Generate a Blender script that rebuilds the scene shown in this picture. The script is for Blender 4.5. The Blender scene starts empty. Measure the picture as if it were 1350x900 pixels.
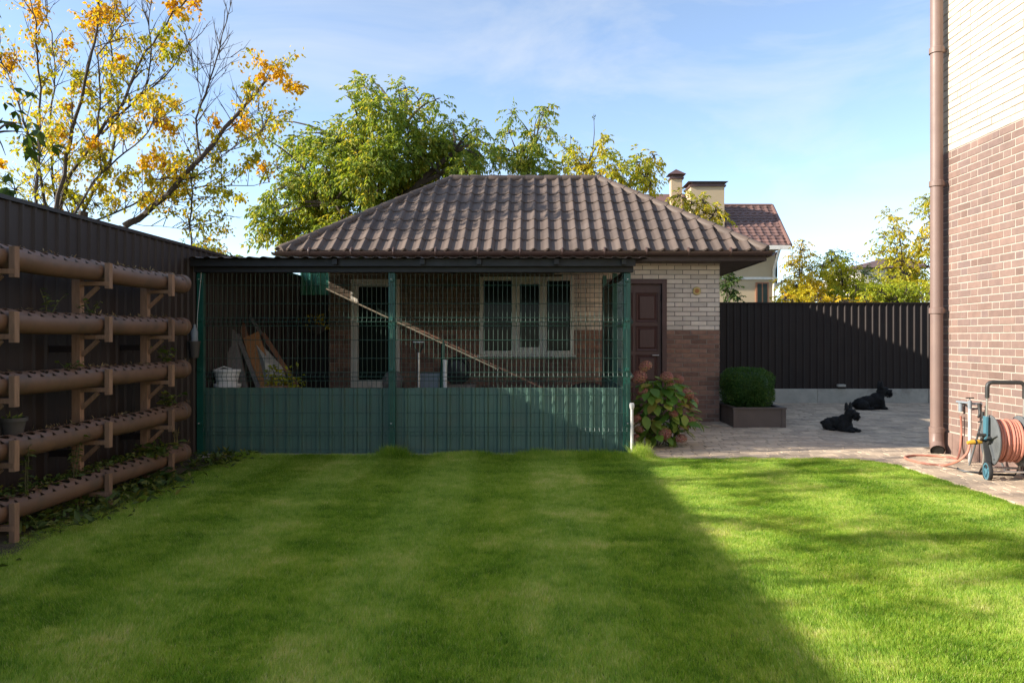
import bpy, bmesh, math, random
import numpy as np
from mathutils import Vector, Matrix, Euler, noise

random.seed(7)
rng = np.random.default_rng(7)
R = math.radians
scene = bpy.context.scene
col = scene.collection

# ------------------------------------------------------------------ camera
CAM_H, VX, VY, F = 1.3, 705.0, 447.0, 1000.0
cam = bpy.data.cameras.new('camera')
cam_ob = bpy.data.objects.new('camera', cam)
col.objects.link(cam_ob)
cam_ob.location = (0, 0, CAM_H)
cam_ob.rotation_euler = (R(90), 0, 0)
cam.sensor_width = 36.0
cam.lens = 36.0 * F / 1350.0
cam.shift_x = -(VX - 675.0) / 1350.0
cam.shift_y = -(450.0 - VY) / 1350.0
cam.clip_start = 0.05
cam.clip_end = 2000
scene.camera = cam_ob

# ------------------------------------------------------------------ light
SUN = Vector((1.0, 0.20, -0.470)).normalized()          # direction the light travels
SUN_EL = math.asin(-SUN.z)
sun = bpy.data.lights.new('sun', 'SUN')
sun.energy = 4.1
sun.angle = R(0.7)
sun.color = (1.0, 0.93, 0.82)
sun_ob = bpy.data.objects.new('sun', sun)
col.objects.link(sun_ob)
sun_ob.location = (-20, -3, 12)
sun_ob.rotation_euler = SUN.to_track_quat('-Z', 'Y').to_euler()

world = bpy.data.worlds.new('World')
scene.world = world
world.use_nodes = True
wn, wl = world.node_tree.nodes, world.node_tree.links
wn.clear()
w_out = wn.new('ShaderNodeOutputWorld')
w_bg = wn.new('ShaderNodeBackground')
w_bg.inputs['Strength'].default_value = 0.142
sky = wn.new('ShaderNodeTexSky')
sky.sky_type = 'NISHITA'
sky.sun_disc = False
sky.sun_elevation = SUN_EL
sky.sun_rotation = math.atan2(-SUN.x, -SUN.y)           # clockwise from +Y
sky.altitude = 100
sky.air_density = 0.72
sky.dust_density = 0.3
sky.ozone_density = 1.3
tc = wn.new('ShaderNodeTexCoord')
mp = wn.new('ShaderNodeMapping')
mp.inputs['Scale'].default_value = (1.1, 1.1, 3.2)
mp.inputs['Rotation'].default_value = (0.12, -0.25, 0.5)
wl.new(tc.outputs['Generated'], mp.inputs['Vector'])
nz = wn.new('ShaderNodeTexNoise')
nz.inputs['Scale'].default_value = 2.3
nz.inputs['Detail'].default_value = 7
nz.inputs['Roughness'].default_value = 0.58
nz.inputs['Distortion'].default_value = 0.6
wl.new(mp.outputs['Vector'], nz.inputs['Vector'])
cr = wn.new('ShaderNodeValToRGB')
cr.color_ramp.elements[0].position = 0.47
cr.color_ramp.elements[0].color = (0.07, 0.07, 0.07, 1)
cr.color_ramp.elements[1].position = 0.70
cr.color_ramp.elements[1].color = (0.5, 0.5, 0.5, 1)
wl.new(nz.outputs['Fac'], cr.inputs['Fac'])
mx = wn.new('ShaderNodeMix')
mx.data_type = 'RGBA'
mx.inputs['B'].default_value = (2.75, 2.8, 2.8, 1)        # thin sunlit cirrus
wl.new(cr.outputs['Color'], mx.inputs['Factor'])
tint = wn.new('ShaderNodeMix'); tint.data_type = 'RGBA'; tint.blend_type = 'MULTIPLY'
tint.inputs['Factor'].default_value = 1.0
tint.inputs['B'].default_value = (0.97, 0.95, 0.91, 1)        # slightly hazy autumn blue
wl.new(sky.outputs['Color'], tint.inputs['A'])
wl.new(tint.outputs['Result'], mx.inputs['A'])
wl.new(mx.outputs['Result'], w_bg.inputs['Color'])
wl.new(w_bg.outputs['Background'], w_out.inputs['Surface'])

vs = scene.view_settings
vs.view_transform = 'Standard'
vs.look = 'None'
vs.gamma = 1.0
vs.use_curve_mapping = False
vs.exposure = 1.36
scene.cycles.use_denoising = True
scene.cycles.denoiser = 'OPENIMAGEDENOISE'
scene.cycles.denoising_input_passes = 'RGB_ALBEDO_NORMAL'
scene.cycles.denoising_prefilter = 'NONE'
scene.cycles.sample_clamp_indirect = 4.0
scene.cycles.use_adaptive_sampling = False
scene.cycles.max_bounces = 8
scene.cycles.transparent_max_bounces = 12

# ------------------------------------------------------------------ helpers
def P(px, py, y):
    """A point seen at photo pixel (px, py) that stands y metres ahead."""
    return Vector(((px - VX) * y / F, y, CAM_H - (py - VY) * y / F))

def ground_y(py):
    return CAM_H * F / (py - VY)

def woff(o):
    v = Vector((0, 0, 0))
    while o is not None:
        v += o.location
        o = o.parent
    return v

def tag(o, label=None, cat=None, group=None, kind=None):
    if label: o['label'] = label
    if cat: o['category'] = cat
    if group: o['group'] = group
    if kind: o['kind'] = kind
    return o

def thing(name, label, cat, loc, group=None):
    o = bpy.data.objects.new(name, None)
    o.empty_display_size = 0.1
    col.objects.link(o)
    o.location = loc
    return tag(o, label, cat, group)

def link(name, me, mat=None, parent=None, loc=None):
    o = bpy.data.objects.new(name, me)
    col.objects.link(o)
    if mat is not None and len(me.materials) == 0:
        me.materials.append(mat)
    if parent is not None:
        o.parent = parent
    if loc is not None:
        o.location = Vector(loc) - (woff(parent) if parent else Vector((0, 0, 0)))
    return o

class MB:
    """Collects shapes in world space; build() links them as ONE mesh object."""
    def __init__(self):
        self.v, self.f = [], []
    def add(self, vs_, fs_):
        n = len(self.v)
        self.v += [tuple(x) for x in vs_]
        self.f += [tuple(i + n for i in f) for f in fs_]
        return self
    def box(self, a, b, m=None):
        x0, y0, z0 = a; x1, y1, z1 = b
        vs_ = [(x0,y0,z0),(x1,y0,z0),(x1,y1,z0),(x0,y1,z0),(x0,y0,z1),(x1,y0,z1),(x1,y1,z1),(x0,y1,z1)]
        if m is not None: vs_ = [m @ Vector(q) for q in vs_]
        return self.add(vs_, [(3,2,1,0),(4,5,6,7),(0,1,5,4),(1,2,6,5),(2,3,7,6),(3,0,4,7)])
    def bar(self, p, q, w, d, up=(0, 0, 1)):
        """A square bar from p to q, w wide, d thick."""
        p, q = Vector(p), Vector(q)
        t = (q - p).normalized(); up = Vector(up)
        s = t.cross(up)
        if s.length < 1e-4: s = t.cross(Vector((0, 1, 0)))
        s.normalize(); u = s.cross(t).normalized()
        vs_ = []
        for c in (p, q):
            for a, b in ((-1,-1),(1,-1),(1,1),(-1,1)):
                vs_.append(c + s * (a * w / 2) + u * (b * d / 2))
        return self.add(vs_, [(3,2,1,0),(4,5,6,7),(0,1,5,4),(1,2,6,5),(2,3,7,6),(3,0,4,7)])
    def tube(self, pts, rad, n=8, cap=True):
        pts = [Vector(p) for p in pts]
        if not hasattr(rad, '__len__'): rad = [rad] * len(pts)
        prev = None; vs_ = []; fs_ = []
        for i, p in enumerate(pts):
            t = (pts[min(i+1, len(pts)-1)] - pts[max(i-1, 0)])
            t = t.normalized() if t.length > 1e-9 else Vector((0, 0, 1))
            if prev is None:
                s = t.cross(Vector((0, 0, 1)))
                if s.length < 0.05: s = t.cross(Vector((0, 1, 0)))
            else:
                s = prev - t * prev.dot(t)
                if s.length < 1e-5: s = t.cross(Vector((0.3, 1, 0.2)))
            s.normalize(); prev = s
            u = t.cross(s)
            for k in range(n):
                a = 2 * math.pi * k / n
                vs_.append(p + (s * math.cos(a) + u * math.sin(a)) * rad[i])
        m = len(pts)
        for i in range(m - 1):
            for k in range(n):
                k2 = (k + 1) % n
                fs_.append((i*n+k, i*n+k2, (i+1)*n+k2, (i+1)*n+k))
        if cap:
            fs_.append(tuple(range(n))[::-1]); fs_.append(tuple((m-1)*n + k for k in range(n)))
        return self.add(vs_, fs_)
    def lathe(self, c, prof, n=20, axis=(0, 0, 1)):
        """prof: (radius, height along axis) pairs."""
        c = Vector(c); ax = Vector(axis).normalized()
        s = ax.cross(Vector((0, 0, 1)))
        if s.length < 0.1: s = Vector((1, 0, 0))
        s.normalize(); u = ax.cross(s)
        vs_, fs_ = [], []
        for r, h in prof:
            for k in range(n):
                a = 2 * math.pi * k / n
                vs_.append(c + ax * h + (s * math.cos(a) + u * math.sin(a)) * r)
        for i in range(len(prof) - 1):
            for k in range(n):
                k2 = (k + 1) % n
                fs_.append((i*n+k, i*n+k2, (i+1)*n+k2, (i+1)*n+k))
        fs_.append(tuple(range(n))[::-1]); fs_.append(tuple((len(prof)-1)*n + k for k in range(n)))
        return self.add(vs_, fs_)
    def ball(self, c, r, n=12, m=8, mat=None):
        c = Vector(c); r = Vector(r) if hasattr(r, '__len__') else Vector((r, r, r))
        vs_, fs_ = [], []
        for i in range(m + 1):
            th = math.pi * i / m
            for k in range(n):
                a = 2 * math.pi * k / n
                q = Vector((r.x*math.sin(th)*math.cos(a), r.y*math.sin(th)*math.sin(a), r.z*math.cos(th)))
                if mat is not None: q = mat @ q
                vs_.append(c + q)
        for i in range(m):
            for k in range(n):
                k2 = (k + 1) % n
                fs_.append((i*n+k, (i+1)*n+k, (i+1)*n+k2, i*n+k2))
        return self.add(vs_, fs_)
    def mesh(self, name, off=Vector((0, 0, 0)), smooth=False):
        me = bpy.data.meshes.new(name)
        me.from_pydata([(a-off.x, b-off.y, c-off.z) for a, b, c in self.v], [], self.f)
        me.update()
        if smooth:
            me.polygons.foreach_set('use_smooth', [True] * len(me.polygons))
            try: me.set_sharp_from_angle(angle=R(42))
            except Exception: pass
        return me
    def build(self, name, mat, parent=None, smooth=False, bevel=0.0, loc=None):
        off = woff(parent) if parent is not None else (Vector(loc) if loc is not None else Vector((0, 0, 0)))
        me = self.mesh(name, off, smooth)
        if bevel > 0:
            bm = bmesh.new(); bm.from_mesh(me)
            bmesh.ops.remove_doubles(bm, verts=bm.verts, dist=1e-5)
            es = [e for e in bm.edges if len(e.link_faces) == 2 and e.calc_face_angle(0) > R(40)]
            bmesh.ops.bevel(bm, geom=es, offset=bevel, segments=2, affect='EDGES', profile=0.7)
            bm.to_mesh(me); bm.free()
        o = link(name, me, mat, parent)
        if parent is None and loc is not None: o.location = loc
        return o

def np_mesh(name, V, Fc, attrs=None):
    me = bpy.data.meshes.new(name)
    V = np.ascontiguousarray(V, dtype=np.float32); Fc = np.ascontiguousarray(Fc, dtype=np.int32)
    k = Fc.shape[1]
    me.vertices.add(len(V)); me.vertices.foreach_set('co', V.ravel())
    me.loops.add(Fc.size); me.loops.foreach_set('vertex_index', Fc.ravel())
    me.polygons.add(len(Fc)); me.polygons.foreach_set('loop_start', np.arange(0, Fc.size, k, dtype=np.int32))
    me.update(calc_edges=True)
    for nm, arr in (attrs or {}).items():
        a = me.attributes.new(nm, 'FLOAT', 'POINT'); a.data.foreach_set('value', np.ascontiguousarray(arr, dtype=np.float32))
    return me

def unit(a):
    return a / np.maximum(np.linalg.norm(a, axis=-1, keepdims=True), 1e-9)

# ------------------------------------------------------------------ materials
def node_mat(name):
    m = bpy.data.materials.new(name); m.use_nodes = True
    nt = m.node_tree; nt.nodes.clear()
    return m, nt.nodes, nt.links

def mixc(n, l, fac, a, b, blend='MIX'):
    x = n.new('ShaderNodeMix'); x.data_type = 'RGBA'; x.blend_type = blend
    for key, val in (('Factor', fac), ('A', a), ('B', b)):
        if isinstance(val, bpy.types.NodeSocket): l.new(val, x.inputs[key])
        elif isinstance(val, (tuple, list)): x.inputs[key].default_value = (*val[:3], 1)
        else: x.inputs[key].default_value = val
    return x.outputs['Result']

def ramp(n, l, src, stops):
    r = n.new('ShaderNodeValToRGB'); e = r.color_ramp.elements
    while len(e) < len(stops): e.new(0.5)
    for i, (p, c) in enumerate(stops):
        e[i].position = p; e[i].color = (*c, 1) if hasattr(c, '__len__') else (c, c, c, 1)
    l.new(src, r.inputs['Fac']); return r.outputs['Color']

def noise_node(n, l, scale, detail=5, rough=0.55, coord='Object', stretch=None, dist=0.0):
    if coord == 'World':
        g = n.new('ShaderNodeNewGeometry'); src = g.outputs['Position']
    else:
        t = n.new('ShaderNodeTexCoord'); src = t.outputs[coord]
    if stretch:
        mpn = n.new('ShaderNodeMapping'); mpn.inputs['Scale'].default_value = stretch
        l.new(src, mpn.inputs['Vector']); src = mpn.outputs['Vector']
    x = n.new('ShaderNodeTexNoise')
    x.inputs['Scale'].default_value = scale; x.inputs['Detail'].default_value = detail
    x.inputs['Roughness'].default_value = rough; x.inputs['Distortion'].default_value = dist
    l.new(src, x.inputs['Vector']); return x.outputs['Fac']

def piece_random(n, l):
    """A random number for each piece, whether it is an object or an island of a joined mesh."""
    oi = n.new('ShaderNodeObjectInfo'); g = n.new('ShaderNodeNewGeometry')
    a = n.new('ShaderNodeMath'); a.operation = 'ADD'
    l.new(oi.outputs['Random'], a.inputs[0]); l.new(g.outputs['Random Per Island'], a.inputs[1])
    f = n.new('ShaderNodeMath'); f.operation = 'FRACT'; l.new(a.outputs[0], f.inputs[0])
    return f.outputs[0]

def mat(name, c1, c2=None, rough=0.7, metal=0.0, scale=8.0, bump=0.0, bscale=40.0, stretch=None,
        vary=None, coord='World', spec=0.4, coat=0.0, dirt=None, rvar=0.12):
    """Principled material: two tones mixed by noise, optional tones per piece, stains and fine relief."""
    m, n, l = node_mat(name)
    o = n.new('ShaderNodeOutputMaterial'); b = n.new('ShaderNodeBsdfPrincipled')
    l.new(b.outputs[0], o.inputs['Surface'])
    nf = noise_node(n, l, scale, coord=coord, stretch=stretch)
    fac = ramp(n, l, nf, [(0.32, 0.0), (0.68, 1.0)])
    c = mixc(n, l, fac, c1, c2 or tuple(x * 0.82 for x in c1))
    if vary:
        pr = piece_random(n, l)
        tones = ramp(n, l, pr, [(i / max(1, len(vary)-1), t) for i, t in enumerate(vary)])
        c = mixc(n, l, 1.0, c, tones, 'MULTIPLY')
    if dirt:
        dc, ds, amt = dirt
        df = ramp(n, l, noise_node(n, l, ds, detail=7, rough=0.65, coord=coord), [(0.5, 0.0), (0.72, amt)])
        c = mixc(n, l, df, c, dc)
    l.new(c, b.inputs['Base Color'])
    rr = n.new('ShaderNodeMapRange'); l.new(nf, rr.inputs['Value'])
    rr.inputs['To Min'].default_value = max(0.03, rough - rvar); rr.inputs['To Max'].default_value = min(1, rough + rvar)
    l.new(rr.outputs[0], b.inputs['Roughness'])
    b.inputs['Metallic'].default_value = metal
    b.inputs['Specular IOR Level'].default_value = spec
    b.inputs['Coat Weight'].default_value = coat
    if bump > 0:
        bn = n.new('ShaderNodeBump'); bn.inputs['Strength'].default_value = bump; bn.inputs['Distance'].default_value = 0.01
        l.new(noise_node(n, l, bscale, detail=6, rough=0.6, coord=coord, stretch=stretch), bn.inputs['Height'])
        l.new(bn.outputs[0], b.inputs['Normal'])
    return m

def leaf_mat(name, stops, trans=0.4, scale=1.2, spec=0.35, rough=0.5, noise_w=0.55):
    """Foliage: tone from a ramp fed by clump noise plus a random number for each leaf; light passes through."""
    m, n, l = node_mat(name)
    o = n.new('ShaderNodeOutputMaterial'); b = n.new('ShaderNodeBsdfPrincipled'); t = n.new('ShaderNodeBsdfTranslucent')
    nf = noise_node(n, l, scale, detail=3, coord='World')
    st = n.new('ShaderNodeMapRange'); l.new(nf, st.inputs['Value'])
    st.inputs['From Min'].default_value = 0.3; st.inputs['From Max'].default_value = 0.7
    pr = piece_random(n, l)
    a = n.new('ShaderNodeMath'); a.operation = 'MULTIPLY'; l.new(st.outputs[0], a.inputs[0]); a.inputs[1].default_value = noise_w
    c_ = n.new('ShaderNodeMath'); c_.operation = 'MULTIPLY_ADD'; l.new(pr, c_.inputs[0]); c_.inputs[1].default_value = 1 - noise_w
    l.new(a.outputs[0], c_.inputs[2])
    c = ramp(n, l, c_.outputs[0], stops)
    l.new(c, b.inputs['Base Color']); b.inputs['Roughness'].default_value = rough; b.inputs['Specular IOR Level'].default_value = spec
    tcn = mixc(n, l, 1.0, c, (1.5, 1.35, 0.6), 'MULTIPLY')
    l.new(tcn, t.inputs['Color'])
    ms = n.new('ShaderNodeMixShader'); ms.inputs[0].default_value = trans
    l.new(b.outputs[0], ms.inputs[1]); l.new(t.outputs[0], ms.inputs[2]); l.new(ms.outputs[0], o.inputs['Surface'])
    return m

M = {}
M['soil'] = mat('soil', (0.045, 0.035, 0.022), (0.09, 0.07, 0.045), 0.95, scale=14, bump=0.8, bscale=60)
M['far_ground'] = mat('far_ground', (0.05, 0.07, 0.025), (0.09, 0.085, 0.04), 0.95, scale=0.8, bump=0.5, bscale=8)
M['lawn_soil'] = mat('lawn_soil', (0.10, 0.14, 0.03), (0.13, 0.15, 0.04), 0.95, scale=9, bump=0.5, bscale=80)
M['fence_brown'] = mat('fence_brown', (0.036, 0.026, 0.023), (0.030, 0.022, 0.020), 0.5, scale=3, spec=0.28, bump=0.05, bscale=5, dirt=((0.05, 0.042, 0.036), 6, 0.3))
M['fence_cap'] = mat('fence_cap', (0.022, 0.016, 0.015), None, 0.4)
M['concrete'] = mat('concrete', (0.50, 0.46, 0.39), (0.40, 0.37, 0.315), 0.9, scale=5, bump=0.35, bscale=50, dirt=((0.16, 0.14, 0.11), 3, 0.6))
M['pipe'] = mat('pipe', (0.165, 0.093, 0.058), (0.13, 0.074, 0.047), 0.5, scale=5, spec=0.45, bump=0.05, bscale=30, dirt=((0.085, 0.062, 0.045), 7, 0.8))
M['timber'] = mat('timber', (0.29, 0.175, 0.11), (0.21, 0.128, 0.08), 0.75, scale=10, stretch=(6, 6, 1), bump=0.25, bscale=40, vary=[(0.75,0.72,0.7),(1,1,1),(1.15,1.08,1.0)])
M['brick_cream'] = mat('brick_cream', (0.56, 0.495, 0.41), (0.50, 0.44, 0.36), 0.85, scale=9, bump=0.3, bscale=70, vary=[(0.84,0.82,0.8),(1,0.99,0.97),(1.08,1.05,1.02),(0.92,0.9,0.88)], dirt=((0.44,0.37,0.29), 1.6, 0.4))
M['brick_shed_cream'] = mat('brick_shed_cream', (0.78, 0.68, 0.58), (0.70, 0.60, 0.52), 0.85, scale=9, bump=0.3, bscale=70, vary=[(0.82,0.80,0.78),(1,0.99,0.97),(1.1,1.08,1.05),(0.92,0.88,0.86)])
M['brick_brown'] = mat('brick_brown', (0.235, 0.155, 0.126), (0.195, 0.13, 0.107), 0.8, scale=12, bump=0.3, bscale=80, vary=[(0.78,0.74,0.72),(1,1,1),(1.12,1.08,1.05),(0.88,0.9,0.95),(1.05,0.98,0.92)], dirt=((0.13,0.085,0.07), 1.6, 0.4))
M['brick_shed_brown'] = mat('brick_shed_brown', (0.31, 0.175, 0.125), (0.22, 0.125, 0.095), 0.82, scale=14, bump=0.35, bscale=80, vary=[(0.62,0.58,0.56),(1,1,1),(1.3,1.22,1.12),(0.8,0.78,0.8),(1.1,1.0,0.9)])
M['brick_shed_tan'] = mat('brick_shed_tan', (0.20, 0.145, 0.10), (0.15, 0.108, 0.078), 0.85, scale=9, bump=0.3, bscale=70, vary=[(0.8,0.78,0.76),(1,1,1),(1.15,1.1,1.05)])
M['pole_wood'] = mat('pole_wood', (0.62, 0.52, 0.40), (0.5, 0.41, 0.31), 0.7, scale=8)
M['mortar_white'] = mat('mortar_white', (0.44, 0.365, 0.30), (0.37, 0.31, 0.255), 0.95, scale=10, bump=0.4, bscale=90)
M['mortar_cream'] = mat('mortar_cream', (0.30, 0.25, 0.19), (0.24, 0.2, 0.155), 0.95, scale=10, bump=0.4, bscale=90)
M['mortar_grey'] = mat('mortar_grey', (0.30, 0.25, 0.21), (0.23, 0.19, 0.165), 0.95, scale=10, bump=0.4, bscale=90)
M['roof_tile'] = mat('roof_tile', (0.132, 0.099, 0.080), (0.103, 0.077, 0.063), 0.55, scale=2.5, bump=0.12, bscale=220, spec=0.18, vary=[(0.9,0.9,0.9),(1,1,1),(1.08,1.06,1.05)], dirt=((0.16,0.13,0.115), 3, 0.35))
M['gutter'] = mat('gutter', (0.085, 0.05, 0.04), None, 0.38, spec=0.5)
M['soffit'] = mat('soffit', (0.065, 0.042, 0.034), None, 0.6)
M['door_brown'] = mat('door_brown', (0.105, 0.05, 0.044), (0.085, 0.042, 0.037), 0.45, scale=6, stretch=(5, 5, 1))
M['white_frame'] = mat('white_frame', (0.84, 0.77, 0.67), (0.76, 0.7, 0.61), 0.5, scale=4)
M['glass_dark'] = mat('glass_dark', (0.012, 0.02, 0.018), (0.02, 0.028, 0.024), 0.09, scale=1.5, spec=0.1, rvar=0.02)
M['green_post'] = mat('green_post', (0.010, 0.090, 0.062), (0.008, 0.075, 0.052), 0.38, spec=0.5)
M['green_wire'] = mat('green_wire', (0.035, 0.085, 0.062), None, 0.4, spec=0.6)
M['green_sheet'] = mat('green_sheet', (0.088, 0.165, 0.128), (0.074, 0.138, 0.108), 0.45, scale=2.2, spec=0.4, bump=0.35, bscale=2.5, dirt=((0.12, 0.13, 0.10), 4, 0.5))
M['steel_dark'] = mat('steel_dark', (0.020, 0.018, 0.018), None, 0.5, spec=0.4)
M['canopy_sheet'] = mat('canopy_sheet', (0.055, 0.038, 0.032), (0.045, 0.032, 0.028), 0.45, scale=3)
M['white_pvc'] = mat('white_pvc', (0.72, 0.70, 0.66), (0.6, 0.58, 0.54), 0.45, scale=9)
M['paver'] = mat('paver', (0.60, 0.495, 0.375), (0.50, 0.41, 0.31), 0.9, scale=16, bump=0.4, bscale=90, vary=[(0.70,0.67,0.64),(0.92,0.85,0.78),(1.12,1.06,0.98),(0.80,0.75,0.71),(1.25,1.18,1.08)], dirt=((0.16,0.13,0.11), 2.2, 0.35))
M['sand_bed'] = mat('sand_bed', (0.17, 0.14, 0.11), (0.12, 0.1, 0.08), 0.95, scale=20, bump=0.4, bscale=120)
M['bark'] = mat('bark', (0.085, 0.062, 0.045), (0.05, 0.038, 0.028), 0.9, scale=9, stretch=(3, 3, 0.8), bump=0.8, bscale=25)
M['bark_dark'] = mat('bark_dark', (0.085, 0.064, 0.050), (0.052, 0.039, 0.031), 0.9, scale=9, stretch=(3, 3, 0.8), bump=0.8, bscale=25)
M['bark_green'] = mat('bark_green', (0.10, 0.085, 0.045), (0.06, 0.05, 0.03), 0.9, scale=9, bump=0.6, bscale=25)
M['leaf_walnut'] = leaf_mat('leaf_walnut', [(0.1, (0.10,0.17,0.025)), (0.42, (0.18,0.255,0.035)), (0.68, (0.30,0.33,0.05)), (0.92, (0.50,0.39,0.06))], 0.5, 0.9, noise_w=0.4)
M['leaf_apricot'] = leaf_mat('leaf_apricot', [(0.15, (0.12,0.16,0.015)), (0.42, (0.30,0.27,0.02)), (0.62, (0.50,0.28,0.012)), (0.85, (0.55,0.20,0.01))], 0.45, 0.7, noise_w=0.7)
M['leaf_orange'] = leaf_mat('leaf_orange', [(0.1, (0.58,0.42,0.02)), (0.5, (0.64,0.40,0.016)), (0.9, (0.56,0.27,0.014))], 0.45, 0.9)
M['leaf_lime'] = leaf_mat('leaf_lime', [(0.1, (0.22,0.28,0.025)), (0.5, (0.40,0.39,0.03)), (0.85, (0.58,0.43,0.03))], 0.45, 0.9)
M['leaf_yellow'] = leaf_mat('leaf_yellow', [(0.1, (0.30,0.32,0.02)), (0.45, (0.55,0.46,0.025)), (0.7, (0.65,0.43,0.022)), (0.92, (0.55,0.27,0.018))], 0.45, 0.6, noise_w=0.7)
M['leaf_yellowgreen'] = leaf_mat('leaf_yellowgreen', [(0.1, (0.20,0.27,0.02)), (0.5, (0.38,0.42,0.03)), (0.85, (0.60,0.50,0.04))], 0.45, 0.7)
M['leaf_dark'] = leaf_mat('leaf_dark', [(0.1, (0.022,0.055,0.010)), (0.55, (0.045,0.085,0.014)), (0.9, (0.10,0.13,0.02))], 0.35, 1.5)
M['leaf_box'] = leaf_mat('leaf_box', [(0.1, (0.03,0.08,0.016)), (0.6, (0.055,0.125,0.022)), (0.95, (0.15,0.22,0.035))], 0.3, 4)
M['leaf_hydrangea'] = leaf_mat('leaf_hydrangea', [(0.05, (0.055,0.13,0.02)), (0.5, (0.13,0.245,0.035)), (0.8, (0.26,0.30,0.05)), (0.97, (0.36,0.20,0.06))], 0.3, 3, noise_w=0.25)
M['petal'] = leaf_mat('petal', [(0.05, (0.25,0.075,0.068)), (0.45, (0.38,0.14,0.12)), (0.75, (0.34,0.19,0.11)), (0.97, (0.30,0.27,0.10))], 0.25, 5, noise_w=0.4)
M['weed'] = leaf_mat('weed', [(0.05, (0.04,0.075,0.015)), (0.6, (0.09,0.13,0.02)), (0.95, (0.26,0.24,0.05))], 0.35, 4, noise_w=0.3)
M['mulch'] = leaf_mat('mulch', [(0.1, (0.10,0.06,0.03)), (0.5, (0.22,0.15,0.07)), (0.9, (0.36,0.27,0.14))], 0.1, 5, noise_w=.2)
M['dry_stalk'] = mat('dry_stalk', (0.24, 0.17, 0.07), (0.14, 0.12, 0.05), 0.9)
M['stem_green'] = mat('stem_green', (0.07, 0.09, 0.03), (0.10, 0.07, 0.035), 0.8)
M['planter_brown'] = mat('planter_brown', (0.135, 0.100, 0.082), (0.115, 0.086, 0.07), 0.65, scale=5, bump=0.1, bscale=30)
M['dog_black'] = mat('dog_black', (0.012, 0.011, 0.011), (0.02, 0.019, 0.018), 0.75, scale=30, spec=0.25, bump=0.6, bscale=120)
M['dog_eye'] = mat('dog_eye', (0.01, 0.006, 0.004), None, 0.08, spec=0.6)
M['render_cream'] = mat('render_cream', (0.46, 0.35, 0.22), (0.42, 0.32, 0.20), 0.9, scale=1.0, bump=0.1, bscale=30, dirt=((0.44,0.35,0.25), 1.2, 0.4))
M['trim_white'] = mat('trim_white', (0.74, 0.68, 0.60), None, 0.6)
M['roof_red'] = mat('roof_red', (0.165, 0.092, 0.074), (0.13, 0.073, 0.06), 0.6, scale=1.4, vary=[(0.85,0.85,0.85),(1,1,1),(1.12,1.08,1.05)])
M['chimney_cap'] = mat('chimney_cap', (0.10, 0.055, 0.05), None, 0.5)
M['hose'] = mat('hose', (0.50, 0.20, 0.135), (0.42, 0.165, 0.115), 0.5, scale=12, spec=0.45)
M['reel_grey'] = mat('reel_grey', (0.13, 0.135, 0.135), (0.10, 0.105, 0.105), 0.55, scale=9)
M['reel_dark'] = mat('reel_dark', (0.035, 0.034, 0.032), None, 0.5)
M['reel_blue'] = mat('reel_blue', (0.075, 0.19, 0.24), (0.06, 0.16, 0.20), 0.45, scale=9)
M['rubber'] = mat('rubber', (0.02, 0.019, 0.018), None, 0.7)
M['alu'] = mat('alu', (0.62, 0.58, 0.54), (0.5, 0.47, 0.44), 0.38, metal=0.8, scale=9)
M['brass_yellow'] = mat('brass_yellow', (0.62, 0.33, 0.03), None, 0.5)
M['downpipe'] = mat('downpipe', (0.215, 0.142, 0.115), (0.185, 0.122, 0.10), 0.5, scale=5, spec=0.45, dirt=((0.18,0.11,0.09), 6, 0.35))
M['plastic_white'] = mat('plastic_white', (0.80, 0.77, 0.74), (0.70, 0.67, 0.64), 0.5, scale=8)
M['board_orange'] = mat('board_orange', (0.52, 0.225, 0.08), (0.40, 0.165, 0.06), 0.7, scale=8, stretch=(5, 5, 1))
M['board_brown'] = mat('board_brown', (0.33, 0.14, 0.07), (0.24, 0.105, 0.055), 0.75, scale=8, stretch=(5, 5, 1))
M['board_grey'] = mat('board_grey', (0.24, 0.20, 0.175), (0.16, 0.135, 0.12), 0.85, scale=9, stretch=(5, 5, 1), bump=0.3)
M['sack_white'] = mat('sack_white', (0.55, 0.51, 0.45), (0.42, 0.39, 0.34), 0.85, scale=9, bump=0.5, bscale=25)
M['bin_grey'] = mat('bin_grey', (0.22, 0.25, 0.27), (0.18, 0.2, 0.22), 0.55)
M['pot_dark'] = mat('pot_dark', (0.05, 0.046, 0.042), (0.07, 0.06, 0.055), 0.6)
M['terracotta'] = mat('terracotta', (0.36, 0.19, 0.11), (0.28, 0.15, 0.09), 0.8, scale=9)
M['lamp_yellow'] = mat('lamp_yellow', (0.62, 0.46, 0.16), (0.5, 0.38, 0.15), 0.5)
M['stone'] = mat('stone', (0.30, 0.27, 0.23), (0.2, 0.18, 0.155), 0.9, scale=12, bump=0.5, vary=[(0.7,0.7,0.7),(1,1,1),(1.2,1.15,1.1)])

# ================================================================== THE SETTING
FX = -3.74            # left fence
LAWN_R = 3.72         # lawn's right edge
CAN_Y = 8.33          # front of the wire enclosure
HOUSE_X, HOUSE_Y = 4.65, 8.9
REAR_Y = 15.3

g = MB().add([(-160,-40,-0.04),(160,-40,-0.04),(160,300,-0.04),(-160,300,-0.04)], [(0,1,2,3)]).build('ground', M['far_ground'])
tag(g, kind='structure')

def lawn_edge(y):
    """x of the lawn's right edge at y, with the rounded far corner."""
    r = 0.55; yc = 8.17 - r
    base = LAWN_R + 0.03 * math.sin(y * 1.3)
    if y <= yc: return base
    t = min(1.0, (y - yc) / r)
    return base - r * (1 - math.sqrt(max(0.0, 1 - t * t)))

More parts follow.
